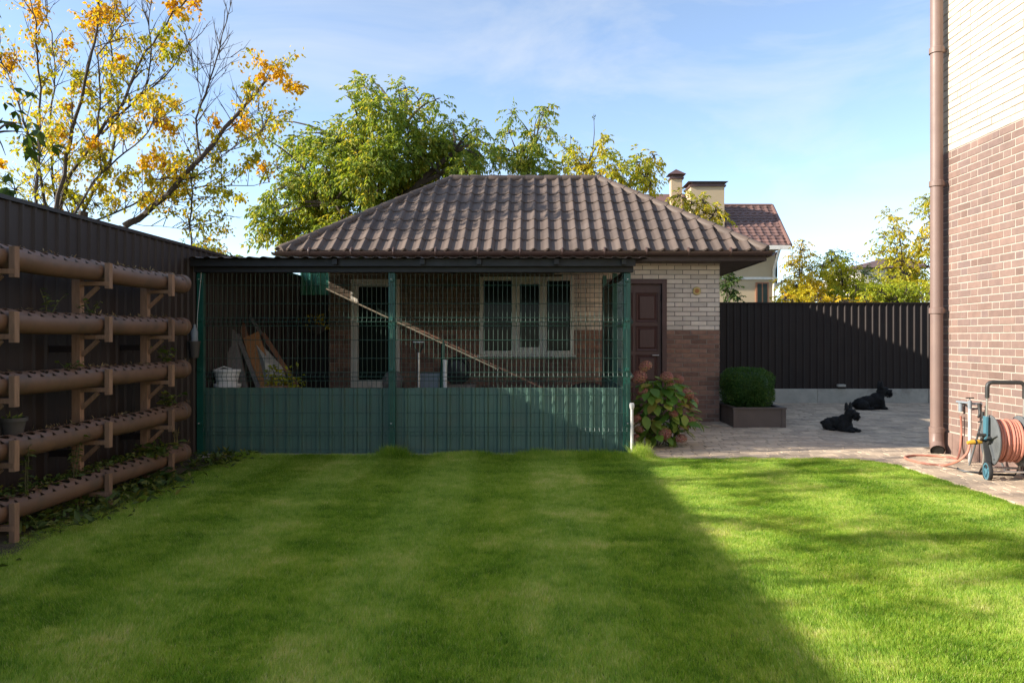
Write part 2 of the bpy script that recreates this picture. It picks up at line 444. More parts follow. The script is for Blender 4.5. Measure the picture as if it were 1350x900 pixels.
lp = [(FX, -1.0), (LAWN_R, -1.0)]
for i in range(33):
    y = 5.0 + (8.17 - 5.0) * i / 32
    lp.append((lawn_edge(y), y))
lp += [(1.05, 8.19), (1.05, CAN_Y), (FX, CAN_Y)]
g = MB().add([(x, y, 0.0) for x, y in lp], [tuple(range(len(lp)))]).build('lawn', M['lawn_soil'])
tag(g, kind='structure')

# paving bed and pavers
bed = MB().add([(1.06,8.195,-0.006),(9.6,8.195,-0.006),(9.6,REAR_Y-0.05,-0.006),(1.06,REAR_Y-0.05,-0.006)], [(0,1,2,3)])
bed.add([(LAWN_R-0.6,-1,-0.008),(HOUSE_X,-1,-0.008),(HOUSE_X,8.195,-0.008),(LAWN_R-0.6,8.195,-0.008)], [(0,1,2,3)])
pav = tag(bed.build('pavement', M['sand_bed']), kind='structure')

def piece_verts(a, b, c, ch):
    """A block a x b x c (c along +z) centred on its base, the upper rim chamfered: 18 triangles."""
    a, b = a / 2, b / 2
    v = [(-a,-b,0),(a,-b,0),(a,b,0),(-a,b,0),(-a,-b,c-ch),(a,-b,c-ch),(a,b,c-ch),(-a,b,c-ch),
         (-a+ch,-b+ch,c),(a-ch,-b+ch,c),(a-ch,b-ch,c),(-a+ch,b-ch,c)]
    f = [(8,9,10,11)]
    for i in range(4):
        j = (i + 1) % 4
        f += [(i, j, 4+j, 4+i), (4+i, 4+j, 8+j, 8+i)]
    return v, f

def in_frame(x, y, z):
    if y < 0.5: return False
    px, py = VX + F * x / y, VY - F * (z - CAM_H) / y
    return -5 < px < 1355 and -5 < py < 905

pv = []
rowh = [0.12, 0.12, 0.16, 0.12, 0.09]
y = -1.0; ri = 0
prnd = random.Random(3)
while y < REAR_Y - 0.12:
    h = rowh[ri % 5]; ri += 1
    yc = y + h / 2
    x = (max(lawn_edge(yc - h/2), lawn_edge(yc + h/2)) + 0.015 if yc > 5 else LAWN_R + 0.03) if yc + h/2 < 8.17 else 1.08
    if yc + h/2 < 8.3 and yc + h/2 >= 8.17: x = 1.30
    xe = HOUSE_X - 0.02 if yc < HOUSE_Y + 0.1 else 9.5
    while x < xe - 0.05:
        w = min(prnd.choice([0.12, 0.16, 0.20, 0.24]), xe - x)
        pv.append((x + w/2, yc, w - 0.007, h - 0.007, prnd.uniform(-0.0025, 0.0025)))
        x += w
    y += h
pv.sort(key=lambda q: -(q[2] * q[3] / q[1] ** 3 if in_frame(q[0], q[1], 0) and q[0] < HOUSE_X + (q[1]-8.9)*10 + 0.01 else 0) if q[1] > 0.5 else 0)
cache = {}
far = MB()
for i, (x, yc, w, h, dz) in enumerate(pv):
    if i < 290:
        k = (round(w, 3), round(h, 3))
        if k not in cache:
            me = bpy.data.meshes.new('paver'); v, f = piece_verts(w, h, 0.036, 0.004); me.from_pydata(v, [], f); me.update(); me.materials.append(M['paver'])
            cache[k] = me
        link('paver', cache[k], None, pav, (x, yc, -0.016 + dz))
    elif yc > 3:
        v, f = piece_verts(w, h, 0.036, 0.004)
        far.add([(a + x, b + yc, c - 0.016 + dz) for a, b, c in v], f)
tag(far.build('paver_field', M['paver'], pav), kind='stuff')

# ------------------------------------------------------------------ corrugated sheets
def corr(mb, p0, u, nrm, width, z0, z1, pitch=0.14, depth=0.018, rib=0.045, ph=0.0):
    """Trapezoid-profiled sheet metal standing from z0 to z1, running along u, ribs towards nrm."""
    p0, u, nrm = Vector(p0), Vector(u).normalized(), Vector(nrm).normalized()
    xs = [(0.0, 0.0)]
    k = 0
    while True:
        s = k * pitch + ph
        for a, d in ((s, 0), (s + 0.012, depth), (s + rib - 0.012, depth), (s + rib, 0)):
            if 0 < a < width: xs.append((a, d))
        if s > width: break
        k += 1
    xs.append((width, 0.0))
    vs_, fs_ = [], []
    for a, d in xs:
        q = p0 + u * a + nrm * d
        vs_ += [(q.x, q.y, z0), (q.x, q.y, z1)]
    for i in range(len(xs) - 1):
        fs_.append((2*i, 2*i+2, 2*i+3, 2*i+1))
    return mb.add(vs_, fs_)

def metal_fence(label, p0, u, nrm, length, z0, z1, plinth, pitch=0.14):
    u, nrm = Vector(u), Vector(nrm)
    t = thing('metal_fence', label, 'fence', (p0[0], p0[1], 0))
    n = max(1, round(length / (8 * pitch))); w = 8 * pitch
    for i in range(n):
        p = Vector(p0) + u * (i * w) + nrm * (0.003 * (i % 2))
        corr(MB(), p, u, nrm, w + 0.02, z0, z1, pitch).build('sheet', M['fence_brown'], t)
    a = Vector(p0); b = a + u * (n * w)
    MB().bar((a.x, a.y, z1 + 0.008), (b.x, b.y, z1 + 0.008), 0.06, 0.03).build('cap_rail', M['fence_cap'], t)
    for zz in (z0 + 0.35, z1 - 0.35):
        MB().bar((a.x - nrm.x*0.03, a.y - nrm.y*0.03, zz), (b.x - nrm.x*0.03, b.y - nrm.y*0.03, zz), 0.03, 0.04).build('rail', M['fence_cap'], t)
    for i in range(0, n + 1, 2):
        q = a + u * (i * w) - nrm * 0.085
        MB().box((q.x-0.03, q.y-0.03, -0.04), (q.x+0.03, q.y+0.03, z1)).build('post', M['fence_cap'], t)
    if plinth:
        for i in range(0, n, 2):
            p = a + u * (i * w + 0.004) + nrm * (0.05 + 0.008 * ((i // 2) % 2)); q = a + u * (min(n, i + 2) * w - 0.004)
            d = nrm * -0.09
            c0 = (min(p.x, (q+d).x), min(p.y, (q+d).y), -0.05); c1 = (max(p.x, (q+d).x), max(p.y, (q+d).y), z0 + 0.012)
            MB().box(c0, c1).build('plinth_block', M['concrete'], t, bevel=0.008)
    return t

metal_fence('tall dark brown corrugated metal fence behind the terracotta pipe planters', (FX, 0.6, 0), (0, 1, 0), (1, 0, 0), 14.6, 0.02, 2.29, False)
rear = metal_fence('dark brown corrugated metal fence on a concrete plinth behind the two black dogs', (1.2, REAR_Y, 0), (1, 0, 0), (0, -1, 0), 9.0, 0.29, 2.02, True)
MB().bar(P(1104, 508, REAR_Y - 0.07), P(1114, 508, REAR_Y - 0.07), 0.1, 0.05).build('mortar_lump', M['concrete'], rear, bevel=0.012)

# ------------------------------------------------------------------ bricks
def rect_minus(rects, hole):
    out = []
    a0, a1, b0, b1 = hole
    for (u0, u1, z0, z1) in rects:
        if u1 <= a0 or u0 >= a1 or z1 <= b0 or z0 >= b1:
            out.append((u0, u1, z0, z1)); continue
        if u0 < a0: out.append((u0, a0, z0, z1))
        if u1 > a1: out.append((a1, u1, z0, z1))
        m0, m1 = max(u0, a0), min(u1, a1)
        if z0 < b0: out.append((m0, m1, z0, b0))
        if z1 > b1: out.append((m0, m1, b1, z1))
    return [r for r in out if r[1]-r[0] > 0.012 and r[3]-r[2] > 0.012]

def brick_face(parent, frame, u0, u1, z0, z1, ch, pattern, holes, split_z, mats, score, joint=0.01, proud=0.009, limit=280, seed=1, zone=None):
    """frame: Matrix taking (u, z, out) to the world. Bricks that show largest are objects, the rest one joined part."""
    rr = random.Random(seed); items = []
    z = z0; row = 0
    while z < z1 - 0.02:
        zt = min(z + ch, z1)
        if z < split_z < zt and split_z - z > 0.0: zt = min(zt, z + ch)
        u = u0 - (sum(pattern) / 2 if row % 2 else 0); k = 0
        while u < u1 - 0.005:
            L = pattern[k % len(pattern)]; k += 1
            a, b = max(u, u0), min(u + L, u1)
            if b - a > 0.02:
                for r in [(a + joint/2, b - joint/2, z + joint/2, zt - joint/2)]:
                    rs = [r]
                    for h in holes: rs = rect_minus(rs, h)
                    items += rs
            u += L
        z = zt; row += 1
    items = [(q, score((q[0]+q[1])/2, (q[2]+q[3])/2) * (q[1]-q[0]) * (q[3]-q[2])) for q in items]
    items.sort(key=lambda s: -s[1])
    joined = {k_: MB() for k_ in range(len(mats))}; cachel = {}
    rot3 = frame.to_3x3()
    for i, (q, sc) in enumerate(items):
        uc, zc, w, h = (q[0]+q[1])/2, (q[2]+q[3])/2, q[1]-q[0], q[3]-q[2]
        which = 0 if zc < split_z else 1
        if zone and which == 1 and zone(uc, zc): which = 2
        off = rr.uniform(-0.002, 0.002)
        if i < limit and sc > 0:
            k = (round(w, 3), round(h, 3), which)
            if k not in cachel:
                v, f = piece_verts(w, h, proud + 0.012, 0.003)
                me = bpy.data.meshes.new('brick'); me.from_pydata([rot3 @ Vector(p) for p in v], [], f); me.update()
                me.materials.append(mats[which]); cachel[k] = me
            link('brick', cachel[k], None, parent, frame @ Vector((uc, zc, -0.012 + off)))
        else:
            v, f = piece_verts(w, h, proud + 0.012, 0.003)
            joined[which].add([frame @ Vector((p[0]+uc, p[1]+zc, p[2]-0.012+off)) for p in v], f)
    for w_ in joined:
        if joined[w_].v:
            tag(joined[w_].build('brickwork', mats[w_], parent), kind='stuff')

def slab_with_holes(mb, frame, u0, u1, z0, z1, th, holes):
    rs = [(u0, u1, z0, z1)]
    for h in holes: rs = rect_minus(rs, h)
    for (a, b, c, d) in rs:
        mb.box((a, c, -th), (b, d, 0), frame)
    return mb

def frame_of(origin, u, out):
    """Columns: u (horizontal), z (up), out."""
    u, out = Vector(u), Vector(out); zz = Vector((0, 0, 1))
    m = Matrix(((u.x, zz.x, out.x, origin[0]), (u.y, zz.y, out.y, origin[1]), (u.z, zz.z, out.z, origin[2]), (0, 0, 0, 1)))
    return m

# ================================================================== THE OUTBUILDING
SX0, SX1, SY, SYB, SH = -3.2, 2.87, 11.8, 15.0, 2.50
shed = thing('brick_outbuilding', 'low brick outbuilding with brown tiled hip roof behind the green wire enclosure', 'outbuilding', (0, SY, 0))
DOOR = (1.06, 2.05, -0.05, 2.23); WIN = (-0.86, 0.61, 1.06, 2.27); TALL = (-2.86, -2.10, 0.55, 2.23)
fr = frame_of((0, SY, 0), (1, 0, 0), (0, -1, 0))
wall = slab_with_holes(MB(), fr, SX0, SX1, -0.05, SH, 0.25, [DOOR, WIN, TALL]).build('wall', M['mortar_grey'], shed)
for nm, fr2, w in (('wall', frame_of((SX1-0.001, SY+0.25, 0), (0, 1, 0), (1, 0, 0)), SYB-SY-0.25), ('wall', frame_of((SX0+0.25, SY+0.25, 0), (0, 1, 0), (1, 0, 0)), SYB-SY-0.25)):
    MB().box((0, -0.05, -0.248), (w, SH, 0), fr2).build(nm, M['mortar_grey'], shed)
MB().box((SX0+0.25, SYB-0.25, -0.05), (SX1-0.25, SYB, SH)).build('wall', M['mortar_grey'], shed)
def shed_score(u, z):
    px = VX + F * u / SY
    s = 1.0 if px > 866 else 0.55 if 755 < px < 792 else 0.35
    if 1.0 < u < 2.06: s *= 0.5
    if z < 0.5 and u < 1.0: s = 0.0
    return s
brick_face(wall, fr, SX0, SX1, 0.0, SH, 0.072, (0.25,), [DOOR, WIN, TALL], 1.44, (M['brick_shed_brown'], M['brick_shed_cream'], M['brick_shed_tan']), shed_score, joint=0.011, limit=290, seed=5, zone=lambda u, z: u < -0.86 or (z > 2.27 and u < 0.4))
brick_face(wall, frame_of((SX1, SY, 0), (0, 1, 0), (1, 0, 0)), 0, SYB-SY, 0.0, SH, 0.072, (0.25,), [], 1.44, (M['brick_shed_brown'], M['brick_shed_cream']), lambda u, z: 0, joint=0.011)
brick_face(wall, frame_of((SX0, SYB, 0), (0, -1, 0), (-1, 0, 0)), 0, SYB-SY, 0.0, SH, 0.072, (0.25,), [], 1.44, (M['brick_shed_brown'], M['brick_shed_cream']), lambda u, z: 0, joint=0.011)

# door
d0, d1, _, dz1 = DOOR
dr = MB().box((d0+0.075, SY+0.05, 0.03), (d1-0.075, SY+0.10, dz1-0.075)).build('door', M['door_brown'], shed)
fm = MB()
fm.box((d0, SY-0.03, 0.0), (d0+0.072, SY+0.12, dz1)); fm.box((d1-0.072, SY-0.03, 0.0), (d1, SY+0.12, dz1)); fm.box((d0+0.072, SY-0.028, dz1-0.072), (d1-0.072, SY+0.12, dz1))
fm.build('door_frame', M['door_brown'], dr, bevel=0.006)
for (za, zb) in ((0.12, 0.55), (0.62, 1.05), (1.12, 1.50), (1.57, 2.02)):
    for (xa, xb) in ((d0+0.13, (d0+d1)/2-0.03), ((d0+d1)/2+0.03, d1-0.13)):
        pm = MB()
        y0 = SY + 0.05
        outer = [(xa,y0-0.012,za),(xb,y0-0.012,za),(xb,y0-0.012,zb),(xa,y0-0.012,zb)]
        inner = [(xa+0.03,y0+0.0,za+0.03),(xb-0.03,y0+0.0,za+0.03),(xb-0.03,y0+0.0,zb-0.03),(xa+0.03,y0+0.0,zb-0.03)]
        cen = [(xa+0.055,y0-0.016,za+0.055),(xb-0.055,y0-0.016,za+0.055),(xb-0.055,y0-0.016,zb-0.055),(xa+0.055,y0-0.016,zb-0.055)]
        base = [(xa-0.008,y0+0.002,za-0.008),(xb+0.008,y0+0.002,za-0.008),(xb+0.008,y0+0.002,zb+0.008),(xa-0.008,y0+0.002,zb+0.008)]
        vs_ = base + outer + inner + cen; fs_ = [(12,13,14,15)]
        for k in range(3):
            for i in range(4):
                j = (i+1) % 4; fs_.append((4*k+i, 4*k+j, 4*k+4+j, 4*k+4+i))
        pm.add(vs_, fs_).build('panel', M['door_brown'], dr)
MB().tube([(d1-0.12, SY+0.05, 1.05), (d1-0.12, SY-0.0, 1.05), (d1-0.22, SY-0.0, 1.05)], 0.009, 8).build('handle', M['alu'], dr, smooth=True)
for zz in (0.3, 1.9):
    MB().tube([(d1-0.078, SY+0.035, zz), (d1-0.078, SY+0.035, zz+0.1)], 0.009, 8).build('hinge', M['steel_dark'], dr, smooth=True)
MB().box((d0-0.02, SY-0.3, -0.01), (d1+0.05, SY-0.011, 0.06)).build('door_step', M['concrete'], shed, bevel=0.01)

def window(rect, lights):
    a, b, c, d = rect
    t = 0.06
    w_ = MB()
    for (p, q) in (((a, SY-0.015, c), (a+t, SY+0.08, d)), ((b-t, SY-0.015, c), (b, SY+0.08, d)), ((a+t, SY-0.014, d-t), (b-t, SY+0.08, d)), ((a+t, SY-0.014, c), (b-t, SY+0.08, c+t))):
        w_.box(p, q)
    wo = w_.build('window', M['white_frame'], shed, bevel=0.006)
    n = len(lights)
    for i, (x0, x1, sash) in enumerate(lights):
        if i > 0:
            MB().box((x0 - 0.07, SY-0.012, c+t), (x0, SY+0.078, d-t)).build('mullion', M['white_frame'], wo, bevel=0.005)
        s = 0.055 if sash else 0.012
        if sash:
            sm = MB()
            for (p, q) in (((x0+0.002, SY-0.028, c+t+0.002), (x0+s, SY+0.06, d-t-0.002)), ((x1-s, SY-0.028, c+t+0.002), (x1-0.002, SY+0.06, d-t-0.002)), ((x0+s, SY-0.027, d-t-s), (x1-s, SY+0.06, d-t-0.002)), ((x0+s, SY-0.027, c+t+0.002), (x1-s, SY+0.06, c+t+s))):
                sm.box(p, q)
            sm.build('sash', M['white_frame'], wo, bevel=0.006)
        MB().box((x0+s-0.004, SY+0.03, c+t+s-0.004), (x1-s+0.004, SY+0.036, d-t-s+0.004)).build('pane', M['glass_dark'], wo)
    MB().box((a-0.03, SY-0.09, c-0.035), (b+0.03, SY+0.0, c-0.004)).build('sill', M['white_frame'], wo, bevel=0.006)
    return wo
a, b = WIN[0], WIN[1]
x1 = -0.36; x2 = 0.12
window(WIN, [(a+0.06, x1, False), (x1+0.07, x2, True), (x2+0.07, b-0.06, False)])
window(TALL, [(TALL[0]+0.06, TALL[1]-0.06, True)])

# hip roof of stamped metal tiles
OV = 0.585
EX0, EX1, EYF = SX0 - OV, SX1 + OV, SY - OV
RUN = 2.31; EYB = EYF + 2 * RUN; EZ, RZ = 2.60, 4.145
SL = math.hypot(RUN, RZ - EZ); COS = RUN / SL
roof_m = MB()
roof_m.add([(EX0,EYF,EZ-0.03),(EX1,EYF,EZ-0.03),(EX1,EYB,EZ-0.03),(EX0,EYB,EZ-0.03),(EX0+RUN,EYF+RUN,RZ-0.035),(EX1-RUN,EYF+RUN,RZ-0.035)],
           [(0,1,5,4),(1,2,5),(2,3,4,5),(3,0,4),(3,2,1,0)])
roof = roof_m.build('roof', M['soffit'], shed)
TW, TL, NR = 0.2125, SL / 8, 8
def tile_grid(u0, r):
    """Vertices (u, v, h) of one stamped tile in the plane of the roof."""
    us = [0, .22, .40, .48, .56, .64, .72, .78, .84, .89, .94, 1.0]
    def hgt(t):
        if t <= .40: return .004 * t / .40
        if t <= .78: return .004 + .046 * .5 * (1 - math.cos(math.pi * (t - .40) / .38))
        return .050 * .5 * (1 + math.cos(math.pi * (t - .78) / .22))
    vs_, n = [], len(us)
    for k, (v, lift, low) in enumerate(((0.0, 0.0, True), (0.0, 0.017, False), (0.03, 0.019, False), (1.0, 0.002, False))):
        for t in us:
            vs_.append((u0 + t * TW, r * TL + v * TL - (0.030 * hgt(t) / 0.05 if v == 0 else 0), hgt(t) + lift - (0.012 if low else 0)))
    fs_ = []
    for k in range(3):
        for i in range(n - 1):
            fs_.append((k*n+i, k*n+i+1, (k+1)*n+i+1, (k+1)*n+i))
    return vs_, fs_
def roof_side(org, u, inn, width, parent, singles):
    """org: eave's left end; u along the eave; inn: horizontal direction towards the ridge."""
    org, u, inn = Vector(org), Vector(u), Vector(inn)
    up = (inn * RUN + Vector((0, 0, RZ - EZ))).normalized(); nr = u.cross(up).normalized()
    if nr.z < 0: nr = -nr
    joined = MB(); full = {}
    for r in range(NR):
        k = 0
        while k * TW < width:
            u0 = k * TW; k += 1
            lo, hi = r * TL * COS, width - r * TL * COS
            if u0 + TW < lo or u0 > hi: continue
            lo2, hi2 = (r + 1) * TL * COS, width - (r + 1) * TL * COS
            clip = u0 < lo2 + 0.03 or u0 + TW > hi2 - 0.03
            pos = org + u * u0 + up * (r * TL)
            if not clip and singles:
                if 'f' not in full:
                    vs_, fs_ = tile_grid(0, 0)
                    me = bpy.data.meshes.new('roof_tile'); me.from_pydata([u*a + up*b + nr*c for a, b, c in vs_], [], fs_); me.update()
                    me.polygons.foreach_set('use_smooth', [True]*len(me.polygons)); me.set_sharp_from_angle(angle=R(40)); me.materials.append(M['roof_tile']); full['f'] = me
                link('roof_tile', full['f'], None, parent, pos + nr * random.uniform(-.002, .0015) + u * random.uniform(-.003, .003))
                continue
            vs_, fs_ = tile_grid(u0, r)
            bm = bmesh.new()
            bv = [bm.verts.new(q) for q in vs_]
            for f in fs_: bm.faces.new([bv[i] for i in f])
            if clip:
                for (pc, nn) in (((0, 0, 0), (1, -COS, 0)), ((width, 0, 0), (-1, -COS, 0))):
                    bmesh.ops.bisect_plane(bm, geom=bm.verts[:]+bm.edges[:]+bm.faces[:], plane_co=pc, plane_no=nn, clear_inner=True)
            if len(bm.faces):
                bm.verts.index_update()
                vv = [org + u*q.co.x + up*q.co.y + nr*q.co.z for q in bm.verts]; ff = [[w.index for w in f.verts] for f in bm.faces]
                if singles:
                    MB().add(vv, ff).build('roof_tile', M['roof_tile'], parent, smooth=True)
                else: joined.add(vv, ff)
            bm.free()
    if joined.v: tag(joined.build('tile_field', M['roof_tile'], parent, smooth=True), kind='stuff')
roof_side((EX0, EYF, EZ), (1, 0, 0), (0, 1, 0), EX1-EX0, roof, True)
roof_side((EX1, EYF, EZ), (0, 1, 0), (-1, 0, 0), EYB-EYF, roof, False)
roof_side((EX1, EYB, EZ), (-1, 0, 0), (0, -1, 0), EX1-EX0, roof, False)
roof_side((EX0, EYB, EZ), (0, -1, 0), (1, 0, 0), EYB-EYF, roof, False)
def cap_line(p, q, n, name):
    p, q = Vector(p), Vector(q)
    for i in range(n):
        a_, b_ = p.lerp(q, i / n), p.lerp(q, (i + 1) / n + 0.01)
        MB().tube([a_, a_.lerp(b_, 0.08), b_.lerp(a_, 0.02), b_], [0.074, 0.078, 0.066, 0.062], 10).build(name, M['roof_tile'], roof, smooth=True)
rl, rr_ = Vector((EX0+RUN, EYF+RUN, RZ+0.005)), Vector((EX1-RUN, EYF+RUN, RZ+0.005))
cap_line(rl, rr_, 8, 'ridge_cap')
cap_line((EX0+0.02, EYF+0.02, EZ+0.02), rl, 11, 'hip_cap'); cap_line((EX1-0.02, EYF+0.02, EZ+0.02), rr_, 11, 'hip_cap')
cap_line((EX0+0.02, EYB-0.02, EZ+0.02), rl, 11, 'hip_cap'); cap_line((EX1-0.02, EYB-0.02, EZ+0.02), rr_, 11, 'hip_cap')
for p in (rl, rr_): MB().ball(p, 0.082, 10, 6).build('cap_end', M['roof_tile'], roof, smooth=True)
# soffit boards, fascia and gutters
MB().box((EX0+0.05, EYF+0.05, SH-0.03), (EX1-0.05, SY-0.02, SH+0.0)).build('soffit', M['soffit'], shed)
MB().box((SX1+0.02, SY-0.018, SH-0.03), (EX1-0.05, EYB-0.05, SH+0.0)).build('soffit', M['soffit'], shed)
MB().box((EX0+0.05, SY-0.018, SH-0.03), (SX0-0.02, EYB-0.05, SH+0.0)).build('soffit', M['soffit'], shed)
for (p, q) in (((EX0+0.02, EYF+0.02, SH-0.04), (EX1-0.02, EYF+0.048, EZ-0.035)), ((EX1-0.048, EYF+0.05, SH-0.04), (EX1-0.02, EYB-0.05, EZ-0.035)), ((EX0+0.02, EYF+0.05, SH-0.04), (EX0+0.048, EYB-0.05, EZ-0.035))):
    MB().box(p, q).build('fascia', M['soffit'], shed)
def gutter(p, q, side):
    p, q, side = Vector(p), Vector(q), Vector(side)
    vs_, fs_, n = [], [], 9
    for c in (p, q):
        for rr in (0.062, 0.056):
            for k in range(n):
                a_ = math.pi + math.pi * k / (n - 1)
                vs_.append(c + side * (math.cos(a_) * rr) + Vector((0, 0, math.sin(a_) * rr)))
    for k in range(n - 1):
        fs_ += [(k, k+1, 2*n+k+1, 2*n+k), (n+k+1, n+k, 3*n+k, 3*n+k+1)]
        fs_ += [(k+1, k, n+k, n+k+1), (2*n+k, 2*n+k+1, 3*n+k+1, 3*n+k)]
    fs_ += [(0, 2*n, 3*n, n), (n-1, 2*n-1, 4*n-1, 3*n-1)]
    go = MB().add(vs_, fs_).build('gutter', M['gutter'], shed, smooth=True)
    L = (q - p).length; k = 0.5
    while k < L:
        c = p.lerp(q, k / L)
        MB().lathe(c - (q-p).normalized()*0.012, [(0.066, 0.0), (0.068, 0.004), (0.068, 0.020), (0.066, 0.024)], 16, (q - p)).build('gutter_clip', M['gutter'], go, smooth=True)
        k += 0.62
gutter((EX0-0.03, EYF-0.045, EZ-0.012), (EX1+0.03, EYF-0.045, EZ-0.012), (0, -1, 0))
gutter((EX1+0.045, EYF-0.03, EZ-0.012), (EX1+0.045, EYB, EZ-0.012), (1, 0, 0))
gutter((EX0-0.045, EYF-0.03, EZ-0.012), (EX0-0.045, EYB, EZ-0.012), (-1, 0, 0))
lp_ = P(918.5, 383.5, SY - 0.02)
lamp = tag(MB().lathe((lp_.x, SY-0.005, lp_.z), [(0.062, 0), (0.066, 0.02), (0.058, 0.035), (0.05, 0.033)], 20, (0, -1, 0)).build('wall_plaque', M['lamp_yellow'], None, smooth=True), 'small round yellow fitting on the pale bricks beside the brown door', 'wall fitting')
MB().lathe((lp_.x, SY-0.036, lp_.z), [(0.034, 0), (0.034, 0.008), (0.02, 0.014)], 16, (0, -1, 0)).build('cap', M['board_orange'], lamp, smooth=True)

# ================================================================== THE WIRE ENCLOSURE
CX0, CX1 = -3.68, 1.03
can = thing('wire_enclosure', 'green wire mesh enclosure with corrugated lower panels and dark lean-to roof', 'enclosure', (-1.3, CAN_Y, 0))
MB().box((CX0-0.02, CAN_Y-0.05, -0.03), (CX1+0.06, CAN_Y+0.09, 0.035)).build('kerb', M['concrete'], can, bevel=0.008)
def roof_z(y): return 2.165 + (y - 8.12) * (0.222 / 3.6)
for px_ in (263, 516, 827):
    x = (px_ - VX) * CAN_Y / F
    po = MB().box((x-0.036, CAN_Y+0.012, 0.03), (x+0.036, CAN_Y+0.072, 2.03)).build('post', M['green_post'], can, bevel=0.005)
    for zz in (0.35, 0.95, 1.5, 1.93):
        MB().box((x-0.022, CAN_Y-0.022, zz), (x+0.022, CAN_Y+0.013, zz+0.035)).build('clamp', M['green_post'], po, bevel=0.004)
    for (zz) in (0.36, 1.94): MB().lathe((x, CAN_Y-0.022, zz+0.017), [(0.008, 0), (0.008, 0.006), (0.004, 0.009)], 8, (0, -1, 0)).build('bolt', M['alu'], po)
for yy in (9.75, 11.15):
    MB().box((CX1-0.034, yy-0.03, 0.0), (CX1+0.026, yy+0.03, roof_z(yy)-0.12)).build('post', M['green_post'], can, bevel=0.005)
def mesh_panel(p0, u, nrm, width, z0, z1, name='wire_mesh'):
    """Welded panel: verticals every 50 mm with V-bends, double-spaced horizontals every 200 mm."""
    mb = MB(); p0, u, nrm = Vector(p0), Vector(u), Vector(nrm)
    bends = [0.30, 0.9, 1.5, 2.0]
    prof = [(z0, 0.0)]
    zs = [z0 + 0.03 + 0.2 * k for k in range(int((z1 - z0 - 0.03) / 0.2) + 1)]
    bz = [zs[1], zs[4] if len(zs) > 4 else zs[-1], zs[7] if len(zs) > 7 else zs[-1]]
    for b_ in bz: prof += [(b_ - 0.045, 0.0), (b_, 0.03), (b_ + 0.045, 0.0)]
    prof.append((z1, 0.0)); prof.sort()
    n = int(width / 0.05)
    for i in range(n + 1):
        q = p0 + u * (i * width / n)
        mb.tube([(q.x + nrm.x*d, q.y + nrm.y*d, z) for z, d in prof], 0.0024, 4, cap=False)
    hz = []
    for z in zs:
        if any(abs(z - b_) < 1e-6 for b_ in bz): hz += [(z - 0.045, 0.0), (z, 0.03), (z + 0.045, 0.0)]
        else: hz.append((z, 0.0))
    for z, d in hz:
        a_ = p0 + nrm * (d + 0.0035); b_ = a_ + u * width
        mb.tube([(a_.x, a_.y, z), (b_.x, b_.y, z)], 0.0034, 4, cap=False)
    o = mb.build(name, M['green_wire'], can); return tag(o, kind='stuff')
xm = (516 - VX) * CAN_Y / F
mesh_panel((CX0+0.05, CAN_Y-0.004, 0), (1, 0, 0), (0, -1, 0), xm - CX0 - 0.06, 0.06, 2.02)
mesh_panel((xm+0.01, CAN_Y-0.004, 0), (1, 0, 0), (0, -1, 0), CX1 - xm - 0.03, 0.06, 2.02)
mesh_panel((CX1+0.03, CAN_Y+0.05, 0), (0, 1, 0), (1, 0, 0), 2.8, 0.06, 2.02)
w = (CX1 - CX0 - 0.02) / 4
for i in range(4):
    corr(MB(), (CX0 + 0.01 + i*w, CAN_Y+0.118 + 0.003*(i % 2), 0), (1, 0, 0), (0, -1, 0), w + 0.01, 0.03, 0.762 - 0.004*(i == 1), 0.14, 0.026, 0.05, ph=0.06).build('cladding_sheet', M['green_sheet'], can)
for i in range(2):
    corr(MB(), (CX1-0.04 - 0.003*(i % 2), CAN_Y+0.14+i*1.36, 0), (0, 1, 0), (1, 0, 0), 1.37, 0.03, 0.762, 0.14, 0.022, 0.05).build('cladding_sheet', M['green_sheet'], can)
MB().box((CX0+0.02, CAN_Y+0.125, 0.60), (CX1-0.05, CAN_Y+0.15, 0.64)).build('rail', M['green_post'], can)
gate = MB(); corr(gate, (CX1-0.02, 9.79, 0), (0, 1, 0), (1, 0, 0), 1.32, 0.768, 2.0, 0.14, 0.018, 0.05); gate.build('gate_sheet', M['green_post'], can)
# beams and roof
MB().box((CX0-0.05, CAN_Y-0.03, 2.032), (CX1+0.05, CAN_Y+0.07, 2.10)).build('beam', M['steel_dark'], can, bevel=0.004)
MB().box((CX0-0.05, 8.20, 2.09), (CX1+0.06, 8.225, 2.166)).build('fascia', M['steel_dark'], can)
MB().box((CX1-0.03, CAN_Y+0.072, 2.02), (CX1+0.03, 11.2, 2.07)).build('side_beam', M['steel_dark'], can)
for px_ in (447, 633, 733, 560, 820):
    x = (px_ - VX) * CAN_Y / F
    MB().add([(x-0.025, 8.14, roof_z(8.14)-0.062), (x+0.025, 8.14, roof_z(8.14)-0.062), (x+0.025, 11.7, roof_z(11.7)-0.062), (x-0.025, 11.7, roof_z(11.7)-0.062),
              (x-0.025, 8.14, roof_z(8.14)-0.006), (x+0.025, 8.14, roof_z(8.14)-0.006), (x+0.025, 11.7, roof_z(11.7)-0.006), (x-0.025, 11.7, roof_z(11.7)-0.006)],
             [(3,2,1,0),(4,5,6,7),(0,1,5,4),(1,2,6,5),(2,3,7,6),(3,0,4,7)]).build('rafter', M['steel_dark'], can)
